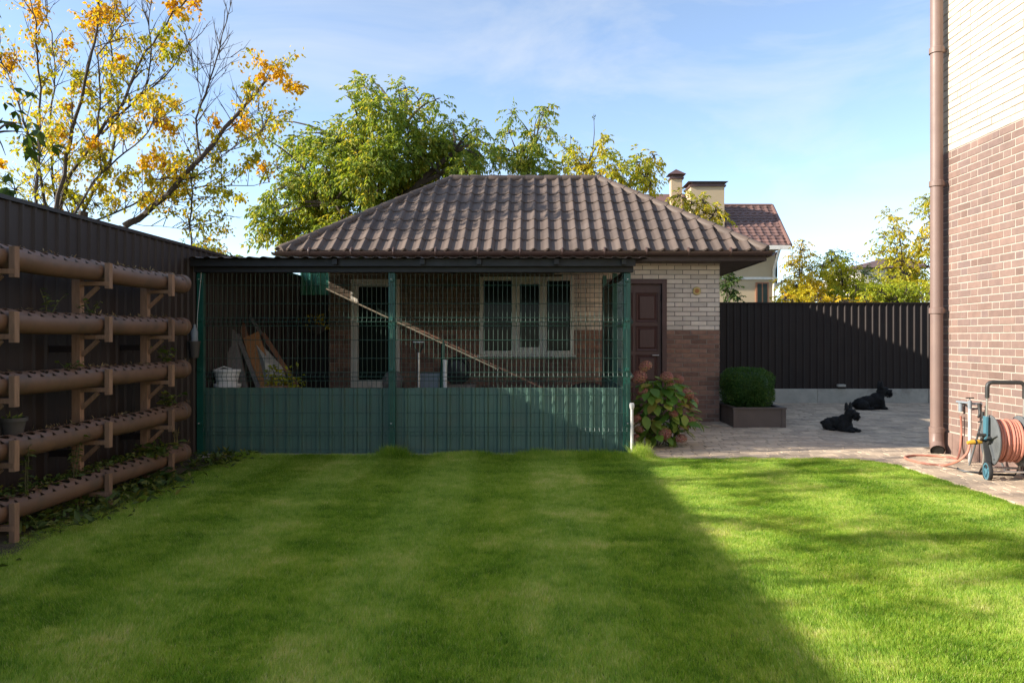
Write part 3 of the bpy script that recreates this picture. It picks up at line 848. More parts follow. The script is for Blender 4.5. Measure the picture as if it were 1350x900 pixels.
def roof_sheet(x0, x1, dz):
    vs_, fs_ = [], []; n = int((x1 - x0) / 0.0125)
    for i in range(n + 1):
        x = x0 + (x1 - x0) * i / n
        t = (x - CX0) / 0.15 % 1.0
        h = 0.016 * max(0.0, math.sin(2 * math.pi * t)) ** 0.7 if t < 0.5 else 0.0
        for yy in (8.08, 11.62):
            vs_ += [(x, yy, roof_z(yy) + 0.004 + h + dz), (x, yy, roof_z(yy) + 0.001 + h + dz)]
    for i in range(n):
        a_ = 4*i; b_ = 4*(i+1)
        fs_ += [(a_, b_, b_+2, a_+2), (a_+1, a_+3, b_+3, b_+1), (a_, a_+1, b_+1, b_), (a_+2, b_+2, b_+3, a_+3)]
    MB().add(vs_, fs_).build('roof_sheet', M['canopy_sheet'], can, smooth=True)
xr0, xr1 = -3.72, 1.22; ns = 5
for i in range(ns):
    roof_sheet(xr0 + (xr1-xr0)*i/ns, xr0 + (xr1-xr0)*(i+1)/ns + 0.02, 0.002*(i % 2))
# white drain pipe at the corner post and the green sheet that closes the gap beside the outbuilding
x = CX1 + 0.03
dp = tag(MB().tube([(x, CAN_Y-0.055, -0.01), (x, CAN_Y-0.055, 0.57)], 0.016, 12).build('drain_pipe', M['white_pvc'], None, smooth=True), 'short white plastic pipe strapped to the green corner post', 'pipe')
MB().lathe((x, CAN_Y-0.055, 0.54), [(0.020, 0), (0.026, 0.02), (0.027, 0.05), (0.02, 0.065)], 12).build('cap', M['white_pvc'], dp, smooth=True)
gs = thing('green_gap_sheet', 'corrugated sheet with a green top strip closing the gap between outbuilding and tall fence', 'panel', (-3.47, 12.0, 0))
corr(MB(), (FX+0.03, 12.02, 0), (1, 0, 0), (0, -1, 0), SX0 - FX - 0.03, 0.0, 2.02, 0.14, 0.02).build('lower_sheet', M['fence_brown'], gs)
corr(MB(), (FX+0.03, 12.0, 0), (1, 0, 0), (0, -1, 0), SX0 - FX - 0.03, 2.0, 2.40, 0.14, 0.02).build('upper_sheet', mat('sheet_mint', (0.09, 0.36, 0.27), (0.075, 0.31, 0.235), 0.5), gs)
MB().box((FX+0.03, 12.022, 2.2), (SX0, 12.06, 2.24)).build('rail', M['green_post'], gs)

# ================================================================== THE BRICK HOUSE ON THE RIGHT
house = thing('brick_house', 'tall two-tone brick house wall, cream bricks above brown, beside the path', 'house', (HOUSE_X, HOUSE_Y, 0))
HY0 = -4.0; HTOP = 6.6
MB().box((HOUSE_X, HY0, -0.05), (HOUSE_X+9, HOUSE_Y-0.0, 3.40)).build('lower_wall', M['mortar_white'], house)
hw = [c for c in house.children][0]
uw = MB().box((HOUSE_X+0.001, HY0, 3.4005), (HOUSE_X+9, HOUSE_Y-0.001, HTOP)).build('upper_wall', M['mortar_cream'], house)
frh = frame_of((HOUSE_X, HOUSE_Y, 0), (0, -1, 0), (-1, 0, 0))      # u runs towards the camera
def house_score(u, z):
    y = HOUSE_Y - u
    return 1 / y ** 2 * (0.25 if in_frame(HOUSE_X, y, z) is False else 1.0) if in_frame(HOUSE_X, y, z) and u > 0.2 else 0.0
brick_face(hw, frh, 0.0, 4.2, 0.27, 3.40, 0.0782, (0.25, 0.125), [], 9, (M['brick_brown'], M['brick_brown']), house_score, joint=0.0105, proud=0.004, limit=295, seed=2)
brick_face(uw, frh, 0.0, 4.2, 3.40, HTOP-0.1, 0.0782, (0.25, 0.125), [], -1, (M['brick_cream'], M['brick_cream']), house_score, joint=0.009, proud=0.006, limit=295, seed=3)
k = 0; u = 0.0
while u < 4.2:
    MB().box((u+0.004, -0.04, -0.005), (u+0.236, 0.255, 0.018), frh).build('plinth_tile', M['brick_brown'], hw, bevel=0.004); u += 0.24
MB().box((HOUSE_X-0.002, HY0, -0.04), (HOUSE_X+0.02, HOUSE_Y-4.2, 3.39)).build('brickwork', M['brick_brown'], hw)
# eaves far above the frame
MB().box((HOUSE_X-0.45, HY0-0.4, HTOP), (HOUSE_X+9.4, HOUSE_Y+0.45, HTOP+0.2)).build('eaves', M['soffit'], house)
MB().add([(HOUSE_X-0.5,HY0-0.5,HTOP+0.203),(HOUSE_X+9.5,HY0-0.5,HTOP+0.203),(HOUSE_X+9.5,HOUSE_Y+0.5,HTOP+0.203),(HOUSE_X-0.5,HOUSE_Y+0.5,HTOP+0.203),(HOUSE_X+4.5,2.4,HTOP+3)],
         [(0,1,4),(1,2,4),(2,3,4),(3,0,4),(3,2,1,0)]).build('roof', M['roof_tile'], house)
# downpipe
dx, dy = HOUSE_X - 0.115, 8.56
dpipe = MB().tube([(dx, dy, z) for z in (0.16, 1, 2, 3, 4, 5, HTOP)], 0.067, 18).build('downpipe', M['downpipe'], house, smooth=True)
MB().tube([(dx, dy, 0.30), (dx, dy, 0.15), (dx-0.01, dy-0.03, 0.10), (dx-0.04, dy-0.10, 0.055)], [0.077, 0.077, 0.077, 0.077], 18, cap=False).build('outlet', M['downpipe'], dpipe, smooth=True)
MB().tube([(dx-0.012, dy-0.035, 0.095), (dx-0.035, dy-0.09, 0.06)], [0.062, 0.062], 14).build('outlet_mouth', M['rubber'], dpipe, smooth=True)
for zz in (0.28, 1.62, 3.05, 4.55):
    MB().lathe((dx, dy, zz), [(0.071, -0.035), (0.080, -0.03), (0.080, 0.03), (0.071, 0.035)], 18).build('collar', M['downpipe'], dpipe, smooth=True)
    MB().bar((dx+0.06, dy, zz), (HOUSE_X+0.0, dy, zz), 0.03, 0.03).build('bracket', M['downpipe'], dpipe)

# ================================================================== PIPE PLANTERS ON TIMBER FRAMES
PX, PR = -3.39, 0.080
PZ = [1.83, 1.42, 1.015, 0.61, 0.215]
PY0, PY1 = 3.07, 7.42
FRY = [3.72, 4.78, 5.84, 6.85]
f_lab = ['timber bracket frame farthest from the green enclosure, carrying the terracotta pipes', 'third timber bracket frame from the green enclosure, carrying the terracotta pipes',
         'second timber bracket frame from the green enclosure, carrying the terracotta pipes', 'timber bracket frame next to the green enclosure, carrying the terracotta pipes']
for yy, lab in zip(FRY, f_lab):
    t = thing('timber_frame', lab, 'frame', (-3.5, yy, 0), 'timber frames along the tall fence')
    MB().box((-3.55, yy-0.028, -0.03), (-3.485, yy+0.028, 1.76)).build('upright', M['timber'], t, bevel=0.004)
    MB().box((FX+0.02, yy-0.03, 1.2), (-3.551, yy+0.03, 1.25)).build('wall_block', M['fence_cap'], t)
    MB().box((FX+0.02, yy-0.03, 0.4), (-3.551, yy+0.03, 0.45)).build('wall_block', M['fence_cap'], t)
    for i, z in enumerate(PZ):
        zb = z - PR - 0.012
        if zb > 0.14:
            MB().box((-3.484, yy-0.025, zb-0.028), (-3.268, yy+0.025, zb+0.004)).build('arm', M['timber'], t, bevel=0.003)
            MB().bar((-3.484, yy, zb-0.15), (-3.36, yy, zb-0.035), 0.022, 0.028).build('brace', M['timber'], t)
        else:
            MB().box((-3.484, yy-0.025, zb-0.028), (-3.268, yy+0.025, zb+0.004)).build('arm', M['timber'], t, bevel=0.003)
        MB().box((-3.300, yy-0.023, zb-0.05 if zb > 0.14 else -0.03), (-3.262, yy+0.023, z+0.055)).build('stub', M['timber'], t, bevel=0.003)

def planter_pipe(z, label, sag):
    t = thing('planter_pipe', label, 'pipe planter', (PX, 5.4, z), 'terracotta pipe planters')
    cell = 0.128; n = int((PY1 - PY0) / cell); N = 16
    mb = MB(); a0 = R(62)
    rr = random.Random(int(z * 1000))
    def pt(ang, y, r=PR):      # ang from the top, positive towards the lawn
        zz = z - sag * math.sin(math.pi * ((y - 4.78) / 1.03 % 1.0))
        return (PX + math.sin(ang) * r, y, zz + math.cos(ang) * r)
    rows = [a0 + (2*math.pi - 2*a0) * k / 18 for k in range(19)]
    for c in range(n):
        y0, y1 = PY0 + c * cell, PY0 + (c + 1) * cell
        vs_ = [pt(a, y0) for a in rows] + [pt(a, y1) for a in rows]
        mb.add(vs_, [(k, k+1, 19+k+1, 19+k) for k in range(18)])
        ym = (y0 + y1) / 2 + rr.uniform(-.006, .006); ha, hl = R(38) * rr.uniform(0.85, 1.05), cell * 0.35 * rr.uniform(0.9, 1.1)
        outer, inner, low = [], [], []
        for k in range(N):
            q = 2 * math.pi * (k + 0.5) / N; cx, cy = math.cos(q), math.sin(q); m_ = max(abs(cx), abs(cy))
            outer.append(pt(a0 * cx / m_, (y0+y1)/2 + cell/2 * cy / m_))
            inner.append(pt(ha * cx + R(7), ym + hl * cy)); low.append(pt(ha * cx + R(7), ym + hl * cy, PR - 0.006))
        mb.add(outer + inner + low, [(k, (k+1) % N, N+(k+1) % N, N+k) for k in range(N)] + [(N+k, N+(k+1) % N, 2*N+(k+1) % N, 2*N+k) for k in range(N)])
    mb.build('pipe_body', M['pipe'], t, smooth=True)
    y1 = PY0 + n * cell
    MB().lathe((PX, y1-0.07, z), [(PR+0.001, 0), (PR+0.008, 0.005), (PR+0.008, 0.075), (PR-0.004, 0.085), (0.02, 0.088)], 24, (0, 1, 0)).build('end_cap', M['pipe'], t, smooth=True)
    MB().lathe((PX, 6.98, z), [(PR+0.001, 0), (PR+0.006, 0.004), (PR+0.006, 0.05), (PR+0.001, 0.054)], 24, (0, 1, 0)).build('coupling', M['pipe'], t, smooth=True)
    # soil filling inside
    sm = MB(); k_ = 0
    na = 8
    for i in range(40):
        y = PY0 + 0.01 + (y1 - PY0 - 0.03) * i / 39
        for k in range(na):
            a = R(-70 + 140 * k / (na-1)); sm.v.append(pt(a, y, PR - 0.018 + rr.uniform(-.005, .004)))
    for i in range(39):
        for k in range(na-1): sm.f.append((i*na+k, i*na+k+1, (i+1)*na+k+1, (i+1)*na+k))
    sm.build('soil', M['soil'], t)
    return t
ords = ['topmost', 'second from the top', 'middle', 'second from the bottom', 'lowest']
for z, o_, s in zip(PZ, ords, (0.012, 0.008, 0.006, 0.010, 0.004)):
    planter_pipe(z, ('topmost of the five long terracotta pipe planters along the tall fence' if o_ == 'topmost' else
                     'long terracotta pipe planter with cut holes, %s of the five' % o_), s)

# ------------------------------------------------------------------ small plants
LEAF4 = np.array([[0,0,0],[0.5,0.42,0.05],[0,1,0],[-0.5,0.42,0.05]], dtype=float)   # kite: x across, y along, z fold
def leaf_arrays(pos, d, size, ratio, tw=None, fold=0.12, droop=0.15):
    """Folded leaves: six points, four triangles, joined along the midrib."""
    n = len(pos)
    d = unit(d)
    ref = rng.normal(size=(n, 3)) * (0.5 if tw is None else tw) + np.array([0, 0, 1.0])
    s = unit(np.cross(d, ref)); nn = unit(np.cross(s, d))
    L = size[:, None]; W = L * ratio
    b = pos; m = pos + d * L * 0.45 ; t = pos + d * L - nn * L * droop
    l_ = m - s * W * 0.5 + nn * W * fold; r_ = m + s * W * 0.5 + nn * W * fold
    V = np.stack([b, r_, t, l_], axis=1).reshape(-1, 3)
    i = np.arange(n)[:, None] * 4
    Fc = np.concatenate([i + np.array([[0, 1, 2]]), i + np.array([[0, 2, 3]])], axis=1).reshape(-1, 3)
    return V, Fc
def leaves(name, material, parent, pos, d, size, ratio=0.5, kind=None, **kw):
    V, Fc = leaf_arrays(np.asarray(pos, float), np.asarray(d, float), np.asarray(size, float), ratio, **kw)
    off = woff(parent) if parent else Vector((0, 0, 0))
    me = np_mesh(name, V - np.array(off), Fc)
    o = link(name, me, material, parent)
    if kind: o['kind'] = kind
    return o

def small_plant(name, label, base, height, n_stem, spread, leaf, ratio, material, n_leaf=9, group=None, cat='plant', droop=0.3, stem_mat='stem_green'):
    t = thing(name, label, cat, base, group)
    pos, dd, sz = [], [], []
    rr = random.Random(hash(label) % 10000 + n_stem if False else len(label) * 31 + n_stem)
    mb = MB()
    for s in range(n_stem):
        a = rr.uniform(0, 2*math.pi); lean = rr.uniform(0.1, 1.0) * spread; h = height * rr.uniform(0.55, 1.0)
        p0 = Vector(base) + Vector((rr.uniform(-.02, .02), rr.uniform(-.02, .02), -0.01)); p2 = Vector(base) + Vector((math.cos(a)*lean, math.sin(a)*lean, h))
        p1 = p0.lerp(p2, 0.5) + Vector((0, 0, h * 0.12))
        pts = [p0, p0.lerp(p1, 0.5), p1, p1.lerp(p2, 0.55), p2]
        mb.tube(pts, [0.004, 0.0035, 0.003, 0.0025, 0.0015], 5)
        for k in range(n_leaf):
            q = (k + 1) / n_leaf; i = min(3, int(q * 4)); p = pts[i].lerp(pts[i+1], q * 4 - i if q < 1 else 1.0)
            b = rr.uniform(0, 2*math.pi)
            pos.append(p); dd.append((math.cos(b), math.sin(b), rr.uniform(-droop, 0.5))); sz.append(leaf * rr.uniform(0.6, 1.15))
    mb.build('stem', M[stem_mat], t)
    leaves('foliage', M[material], t, pos, dd, sz, ratio)
    return t
def on_pipe(i, px):            # a hole on pipe i that shows at photo column px
    y = -PX * F / (VX - px); return (PX, y, PZ[i] + PR - 0.02)
small_plant('strawberry_plant', 'leafy green plant sprouting from the middle pipe planter at its capped end', on_pipe(2, 217), 0.16, 9, 0.14, 0.07, 0.7, 'weed', 3)
small_plant('strawberry_plant', 'low green sprout in the middle pipe planter beside a timber upright', on_pipe(2, 92), 0.07, 5, 0.09, 0.05, 0.7, 'weed', 3)
small_plant('strawberry_plant', 'spreading green plant in the second lowest pipe planter near its capped end', on_pipe(3, 220), 0.14, 11, 0.18, 0.08, 0.65, 'weed', 3)
small_plant('strawberry_plant', 'small dry plant in the second pipe planter from the top', on_pipe(1, 118), 0.13, 5, 0.10, 0.05, 0.5, 'weed', 4)
small_plant('strawberry_plant', 'thin dry sprigs growing from the second pipe planter beside the timber', on_pipe(1, 62), 0.17, 4, 0.12, 0.05, 0.45, 'weed', 5)
small_plant('tall_weed', 'tall yellowing weed standing before the two lowest pipe planters', (-3.33, 4.98, 0.28), 0.36, 4, 0.05, 0.05, 0.35, 'weed', 16)
small_plant('tall_weed', 'slender green weed rising from the lowest pipe planter by a timber stub', on_pipe(4, 98), 0.36, 3, 0.07, 0.06, 0.4, 'weed', 12)
small_plant('tall_weed', 'pale dry flower stalks at the capped end of the lowest pipe planter', on_pipe(4, 232), 0.22, 5, 0.06, 0.03, 0.4, 'weed', 8, stem_mat='dry_stalk')
small_plant('trailing_plant', 'broad-leaved green plant trailing over the lowest pipe planter', (-3.36, 6.72, 0.24), 0.16, 12, 0.34, 0.11, 0.6, 'weed', 4, droop=0.7)
small_plant('trailing_plant', 'dark leafy weed on the soil under the lowest pipe near its capped end', (-3.28, 6.65, 0.0), 0.16, 12, 0.28, 0.12, 0.6, 'leaf_dark', 4, droop=0.4)

n = 1500
pi_ = rng.integers(0, 5, n); yy = rng.uniform(4.3, 7.45, n); aa = rng.normal(.0, .35, n)
keep = (np.sin(yy * 7.3 + pi_ * 2.1) + np.sin(yy * 3.1 + pi_) + rng.normal(0, .7, n)) > .1
pi_, yy, aa = pi_[keep], yy[keep], aa[keep]; n = len(yy); zz = np.array(PZ)[pi_]
pos = np.stack([PX + np.sin(aa) * (PR - .004), yy, zz + np.cos(aa) * (PR - .004)], 1); dd = rng.normal(size=(n, 3)); dd[:, 2] = np.abs(dd[:, 2]) * .8 + .1
tag(leaves('dry_mulch', M['mulch'], None, pos, dd, rng.uniform(.012, .045, n), .22), 'dry straw and mulch bits sticking out of the pipe planter holes', 'mulch', kind='stuff')
# creeping moss-like growth along the top of the lowest pipe, weeds and litter on the bed below
n = 900
yy = rng.uniform(4.2, 7.1, n); pos = np.stack([PX - 0.05 + rng.normal(0, 0.05, n), yy, PZ[4] + PR - 0.01 + rng.uniform(0, 0.03, n)], 1)
dd = rng.normal(size=(n, 3)); dd[:, 2] = np.abs(dd[:, 2]) * 0.4
tag(leaves('creeping_cover', M['weed'], None, pos, dd, rng.uniform(0.02, 0.05, n), 0.6), 'creeping green cover growing behind the lowest pipe planter', 'ground cover', kind='stuff')
bedm = MB(); nx, ny = 10, 60
for j in range(ny + 1):
    for i in range(nx + 1):
        x = FX + 0.02 + (0.62 + 0.06 * math.sin(j * 0.7)) * i / nx; y = 1.0 + (CAN_Y - 1.02) * j / ny
        bedm.v.append((x, y, 0.006 + 0.035 * (1 - i / nx) + 0.02 * abs(noise.noise(Vector((x*5, y*5, 0)))) * (1 if i < nx else 0)))
for j in range(ny):
    for i in range(nx): bedm.f.append((j*(nx+1)+i, j*(nx+1)+i+1, (j+1)*(nx+1)+i+1, (j+1)*(nx+1)+i))
tag(bedm.build('soil_bed', M['soil'], None, smooth=True), kind='structure')
n = 2600
yy = rng.uniform(2.6, 8.2, n); xx = FX + 0.10 + np.abs(rng.normal(0.34, 0.16, n))
keep = (np.sin(yy * 5.1) + np.sin(yy * 2.3 + 1) + rng.normal(0, 0.8, n)) > -0.3
xx, yy = xx[keep], yy[keep]; n = len(xx)
pos = np.stack([xx, yy, 0.02 + rng.uniform(0, 0.09, n)], 1); dd = rng.normal(size=(n, 3)); dd[:, 2] = np.abs(dd[:, 2]) * 0.7
tag(leaves('weed_cover', M['weed'], None, pos, dd, rng.uniform(0.03, 0.09, n), 0.45), 'low weeds and dead leaves along the foot of the pipe planters', 'weeds', kind='stuff')
st = [(-3.55, 8.12, 0.07), (-3.42, 8.2, 0.055), (-3.30, 8.14, 0.06), (-3.62, 7.95, 0.05), (-3.48, 7.98, 0.045), (-3.22, 8.2, 0.035)]
st_lab = ['largest flat grey stone at the foot of the enclosure kerb near the fence', 'round grey stone touching the enclosure kerb beside the largest stone', 'squat grey stone on the grass edge before the enclosure kerb',
          'grey stone close against the tall fence below the pipe ends', 'small grey stone on the soil under the capped pipe ends', 'smallest pebble-like stone at the enclosure kerb beside the grass']
for i, (x, y, r) in enumerate(st):
    m_ = MB(); m_.ball((x, y, r*0.35), (r*1.2, r, r*0.6), 9, 6)
    m_.v = [(a + 0.25*r*noise.noise(Vector((a*30, b*30, c*30))), b, c + 0.2*r*noise.noise(Vector((a*22, b*30, c*31)))) for a, b, c in m_.v]
    tag(m_.build('stone', M['stone'], None), st_lab[i], 'stone', 'stones by the enclosure kerb')
# pots
t = thing('flower_pot', 'dark plastic pot with dry growth perched on the second lowest pipe planter', 'pot', (PX - 0.05, 5.0, PZ[3] + PR - 0.03))
b_ = Vector(t.location)
MB().lathe(b_, [(0.055, 0.0), (0.075, 0.10), (0.085, 0.10), (0.085, 0.125), (0.075, 0.125), (0.07, 0.10)], 18).build('pot', M['pot_dark'], t, smooth=True)
leaves('dry_growth', M['weed'], t, [b_ + Vector((random.uniform(-.05,.05), random.uniform(-.05,.05), 0.11)) for _ in range(30)], [(random.uniform(-1,1), random.uniform(-1,1), random.uniform(0,.8)) for _ in range(30)], [random.uniform(.03,.07) for _ in range(30)], 0.35)
c = Vector((-3.66, 8.16, 1.10))
t = thing('hanging_pot', 'dark plastic pot hung at the fence corner with a bottle in it', 'pot', c)
MB().lathe(c, [(0.04, 0.0), (0.058, 0.16), (0.064, 0.16), (0.064, 0.18), (0.055, 0.18)], 16).build('pot', M['pot_dark'], t, smooth=True)
MB().lathe(c + Vector((0, 0, 0.15)), [(0.035, 0.0), (0.036, 0.13), (0.014, 0.18), (0.014, 0.21)], 14).build('bottle', M['bin_grey'], t, smooth=True)
MB().tube([c + Vector((0, 0.05, 0.17)), c + Vector((0, 0.07, 0.45)), (-3.66, CAN_Y+0.0, 2.04)], 0.0025, 5).build('cord', M['white_pvc'], t)

# ================================================================== THINGS INSIDE THE ENCLOSURE
YI = 8.75
tb = thing('work_bench', 'low rough timber bench inside the enclosure under the stacked white tubs', 'bench', (-3.2, YI, 0))
MB().box((-3.71, YI-0.19, 0.56), (-2.55, YI+0.2, 0.60)).build('top', M['board_grey'], tb, bevel=0.004)
for x in (-3.66, -2.62):
    for y in (YI-0.15, YI+0.16): MB().box((x-0.025, y-0.025, -0.035), (x+0.025, y+0.025, 0.558)).build('leg', M['board_grey'], tb)
def tub(c, r0, r1, h, label):
    o = MB().lathe(c, [(r0, 0.0), (r1, h*0.82), (r1+0.012, h*0.83), (r1+0.014, h), (r1+0.004, h), (r1-0.004, h*0.86), (r0-0.006, 0.012)], 24).build('plastic_tub', M['plastic_white'], None, smooth=True)
    return tag(o, label, 'tub', 'white tubs on the bench')
bx = -3.545
tub((bx, YI, 0.60), 0.125, 0.142, 0.19, 'white plastic tub, lower of the two stacked inside the mesh')
tub((bx-0.005, YI, 0.786), 0.115, 0.140, 0.165, 'white plastic tub, upper of the two stacked inside the mesh')
MB_ = MB().tube([(bx-0.10, YI-0.06, 0.955), (bx-0.02, YI-0.05, 0.985), (bx+0.06, YI-0.03, 0.96)], 0.008, 6)
tag(MB_.build('trowel_handle', M['white_pvc'], None, smooth=True), 'thin pale handle lying across the upper white tub', 'handle')
def leaning(name, label, px0, py0, px1, py1, y0, y1, w, th, m_, cat='board', round_top=False):
    """A board whose visible top shows at (px0, py0) and which runs down through (px1, py1) to the ground."""
    a = P(px0, py0, y0); b = P(px1, py1, y1); d = (b - a); k = (a.z - 0.0) / (a.z - b.z); foot = a + d * k
    foot = Vector((foot.x, max(CAN_Y + 0.22, foot.y), -0.03))
    mb = MB().bar(foot, a, w, th, up=(0, -1, 0.3))
    if round_top:
        mb.tube([a - Vector((0, th/2, 0.004)), a + Vector((0, th/2, -0.004))], w*0.5, 14)
    return tag(mb.build(name, M[m_], None), label, cat)
leaning('plank', 'narrow red-brown plank leaning high inside the mesh behind the white tubs', 311, 403, 330, 480, 9.9, 9.2, 0.075, 0.03, 'board_brown')
leaning('plank', 'broad orange-brown board leaning beside the terracotta pot', 331, 442, 349, 508, 9.5, 9.0, 0.20, 0.03, 'board_orange')
leaning('plank', 'dark thin batten leaning behind the white sack', 326, 412, 366, 470, 10.0, 9.5, 0.04, 0.03, 'board_grey')
leaning('plank', 'dark brown batten leaning against the white sack', 347, 440, 380, 490, 9.7, 9.3, 0.05, 0.03, 'board_brown')
leaning('plank', 'thin pale batten leaning left of the orange-brown board', 313, 441, 331, 495, 9.4, 9.0, 0.05, 0.02, 'board_grey')
leaning('grey_slab', 'round-topped grey wooden slab standing behind the white tubs', 291, 444, 296, 480, 9.3, 9.2, 0.13, 0.05, 'board_grey', 'slab', True)
leaning('grey_slab', 'dark grey wooden slab leaning between the tubs and the planks', 303, 440, 314, 490, 9.4, 9.15, 0.15, 0.05, 'board_grey', 'slab', True)
mb = MB(); c0 = P(352, 470, 9.25)
mb.v = [tuple(P(x, y, d)) for x, y, d in ((334,445,9.5),(338,446,9.6),(372,482,9.35),(376,492,9.3),(352,505,9.05),(349,478,9.1),(340,520,9.2),(380,520,9.4))]
mb.f = [(0,1,2,5),(5,2,3,4),(0,5,4,6),(1,7,3,2),(4,3,7,6),(0,6,7,1)]
tag(mb.build('white_sack', M['sack_white'], None, smooth=False, bevel=0.02), 'crumpled white sack slumped beside the leaning boards', 'sack')
t = thing('terracotta_trough', 'square terracotta pot beside the white tubs inside the mesh', 'pot', (-2.99, 8.72, 0.60))
MB().add([(-3.09,8.63,.60),(-2.89,8.63,.60),(-2.89,8.81,.60),(-3.09,8.81,.60),(-3.12,8.61,.74),(-2.86,8.61,.74),(-2.86,8.83,.74),(-3.12,8.83,.74)],
         [(3,2,1,0),(4,5,6,7),(0,1,5,4),(1,2,6,5),(2,3,7,6),(3,0,4,7)]).build('pot', M['terracotta'], t, bevel=0.006)
MB().box((-3.13, 8.60, .735), (-2.85, 8.84, .765)).build('rim', M['terracotta'], t, bevel=0.006)
t = thing('leafy_plant', 'lime green leafy plant in a dark tub just behind the green cladding', 'plant', (-2.87, 8.85, 0))
b_ = Vector((-2.90, 8.95, 0.0)); mb = MB(); pos, dd, sz = [], [], []
MB().lathe(b_, [(0.14, -0.035), (0.18, 0.34), (0.19, 0.34), (0.19, 0.37), (0.17, 0.37), (0.16, 0.33)], 18).build('tub', M['pot_dark'], t, smooth=True)
for s in range(26):
    q = P(random.uniform(346, 402), random.uniform(482, 508), random.uniform(8.7, 9.15)); q0 = b_ + Vector((random.uniform(-.1,.1), random.uniform(-.1,.1), .30))
    mb.tube([q0, q0.lerp(q, .5) + Vector((0,0,.07)), q], [.004,.003,.002], 5)
    for k in range(16):
        p = q0.lerp(q, random.uniform(.6, 1.05)) + Vector((random.gauss(0,.03), random.gauss(0,.03), random.gauss(0,.025)))
        pos.append(p); dd.append((random.uniform(-1,1), random.uniform(-1,1), random.uniform(-.5,.5))); sz.append(random.uniform(.035,.07))
mb.build('stem', M['stem_green'], t); leaves('foliage', M['leaf_yellowgreen'], t, pos, dd, sz, .6)
# hanging basket on the wall
t = thing('hanging_basket', 'small hanging basket with yellowing plant inside the enclosure', 'basket', P(418, 440, 11.3))
b_ = Vector(t.location)
MB().lathe(b_, [(.05,0),(.12,.07),(.14,.13),(.13,.13)], 16).build('bowl', M['pot_dark'], t, smooth=True)
MB().tube([b_+Vector((0,0,.1)), b_+Vector((.02,0,.5)), (b_.x+.02, b_.y, roof_z(b_.y)-.03)], .003, 5).build('cord', M['steel_dark'], t)
pos = [b_+Vector((random.gauss(0,.09), random.gauss(0,.07), .13+random.uniform(-.06,.16))) for _ in range(120)]
leaves('foliage', M['leaf_yellow'], t, pos, [(random.uniform(-1,1), random.uniform(-1,1), random.uniform(-1,.5)) for _ in pos], [random.uniform(.04,.08) for _ in pos], .5)
# garden tools and bins behind the middle post
def spade(px, py_top, y, label, m_shaft):
    t = thing('garden_spade', label, 'spade', (P(px, 500, y).x, y, 0))
    a = P(px, py_top, y); f_ = Vector((a.x, y, 0.0)); top = a.z
    MB().tube([(a.x, y, 0.30), (a.x, y, top-0.13)], 0.019, 10).build('shaft', M[m_shaft], t, smooth=True)
    MB().tube([(a.x, y, top-0.14), (a.x-0.055, y, top-0.06), (a.x-0.06, y, top-0.01)], 0.010, 8).build('yoke', M['steel_dark'], t, smooth=True)
    MB().tube([(a.x, y, top-0.14), (a.x+0.055, y, top-0.06), (a.x+0.06, y, top-0.01)], 0.010, 8).build('yoke', M['steel_dark'], t, smooth=True)
    MB().tube([(a.x-0.066, y, top-0.008), (a.x+0.066, y, top-0.008)], 0.013, 10).build('grip', M['alu'], t, smooth=True)
    mb = MB(); 
    for i in range(7):
        for k in range(5):
            u_ = (k-2)/2; v_ = i/6; wdt = .10 * (1 if v_ > .35 else math.sqrt(max(0, v_/.35))*.95+.05)
            mb.v.append((a.x + u_*wdt, y - .02*(1-u_*u_), -0.03 + .33*v_))
    for i in range(6):
        for k in range(4): mb.f.append((i*5+k, i*5+k+1, (i+1)*5+k+1, (i+1)*5+k))
    mb.build('blade', M['steel_dark'], t, smooth=True); return t
spade(552, 450, 9.0, 'spade with open D-shaped grip standing behind the green cladding', 'alu')
t = thing('pale_post', 'short pale round post standing right of the D-grip spade', 'post', (P(586, 500, 9.0).x, 9.0, 0)); q = P(586.5, 476, 9.0)
MB().tube([(q.x, 9.0, -0.04), (q.x, 9.0, q.z)], 0.024, 12).build('shaft', M['white_pvc'], t, smooth=True)
MB().lathe((q.x, 9.0, q.z-0.002), [(0.027, 0), (0.027, 0.012), (0.018, 0.02)], 12).build('cap', M['white_pvc'], t, smooth=True)
t = thing('green_stake', 'dark green stake leaning beside the short pale post', 'stake', (P(583, 500, 9.1).x, 9.1, 0)); q = P(584.5, 452, 9.15)
MB().bar((q.x-.05, 9.1, -0.03), q, .03, .03).build('shaft', M['green_post'], t)
MB().bar(q, q + Vector((0.006, 0, 0.04)), .018, .018).build('tip', M['green_post'], t)
t = thing('grey_bin', 'blue-grey plastic bin between the spade and the pale post', 'bin', (P(568, 500, 9.3).x, 9.3, 0)); bx = t.location.x
MB().add([(bx-.09,9.2,-.03),(bx+.09,9.2,-.03),(bx+.09,9.4,-.03),(bx-.09,9.4,-.03),(bx-.115,9.17,.86),(bx+.115,9.17,.86),(bx+.115,9.43,.86),(bx-.115,9.43,.86)], [(3,2,1,0),(4,5,6,7),(0,1,5,4),(1,2,6,5),(2,3,7,6),(3,0,4,7)]).build('body', M['bin_grey'], t, bevel=.012)
MB().box((bx-.125,9.16,.85),(bx+.125,9.44,.885)).build('lid', M['bin_grey'], t, bevel=.01)
q = P(519, 499, 9.6)
m_ = MB().ball((q.x, 9.6, q.z-.06), (.13,.12,.16), 16, 10)
m_.ball((q.x+.02, 9.6, 0.30), (.17,.16,.40), 16, 10)
m_.v = [(a+.06*noise.noise(Vector((a*9,b*9,c*9))), b+.05*noise.noise(Vector((a*9+5,b*9,c*9))), c) for a,b,c in m_.v]
tag(m_.build('stuffed_sack', M['board_grey'], None, smooth=True), 'full grey-white sack standing behind the middle green post', 'sack')
q = P(603, 488, 9.8)
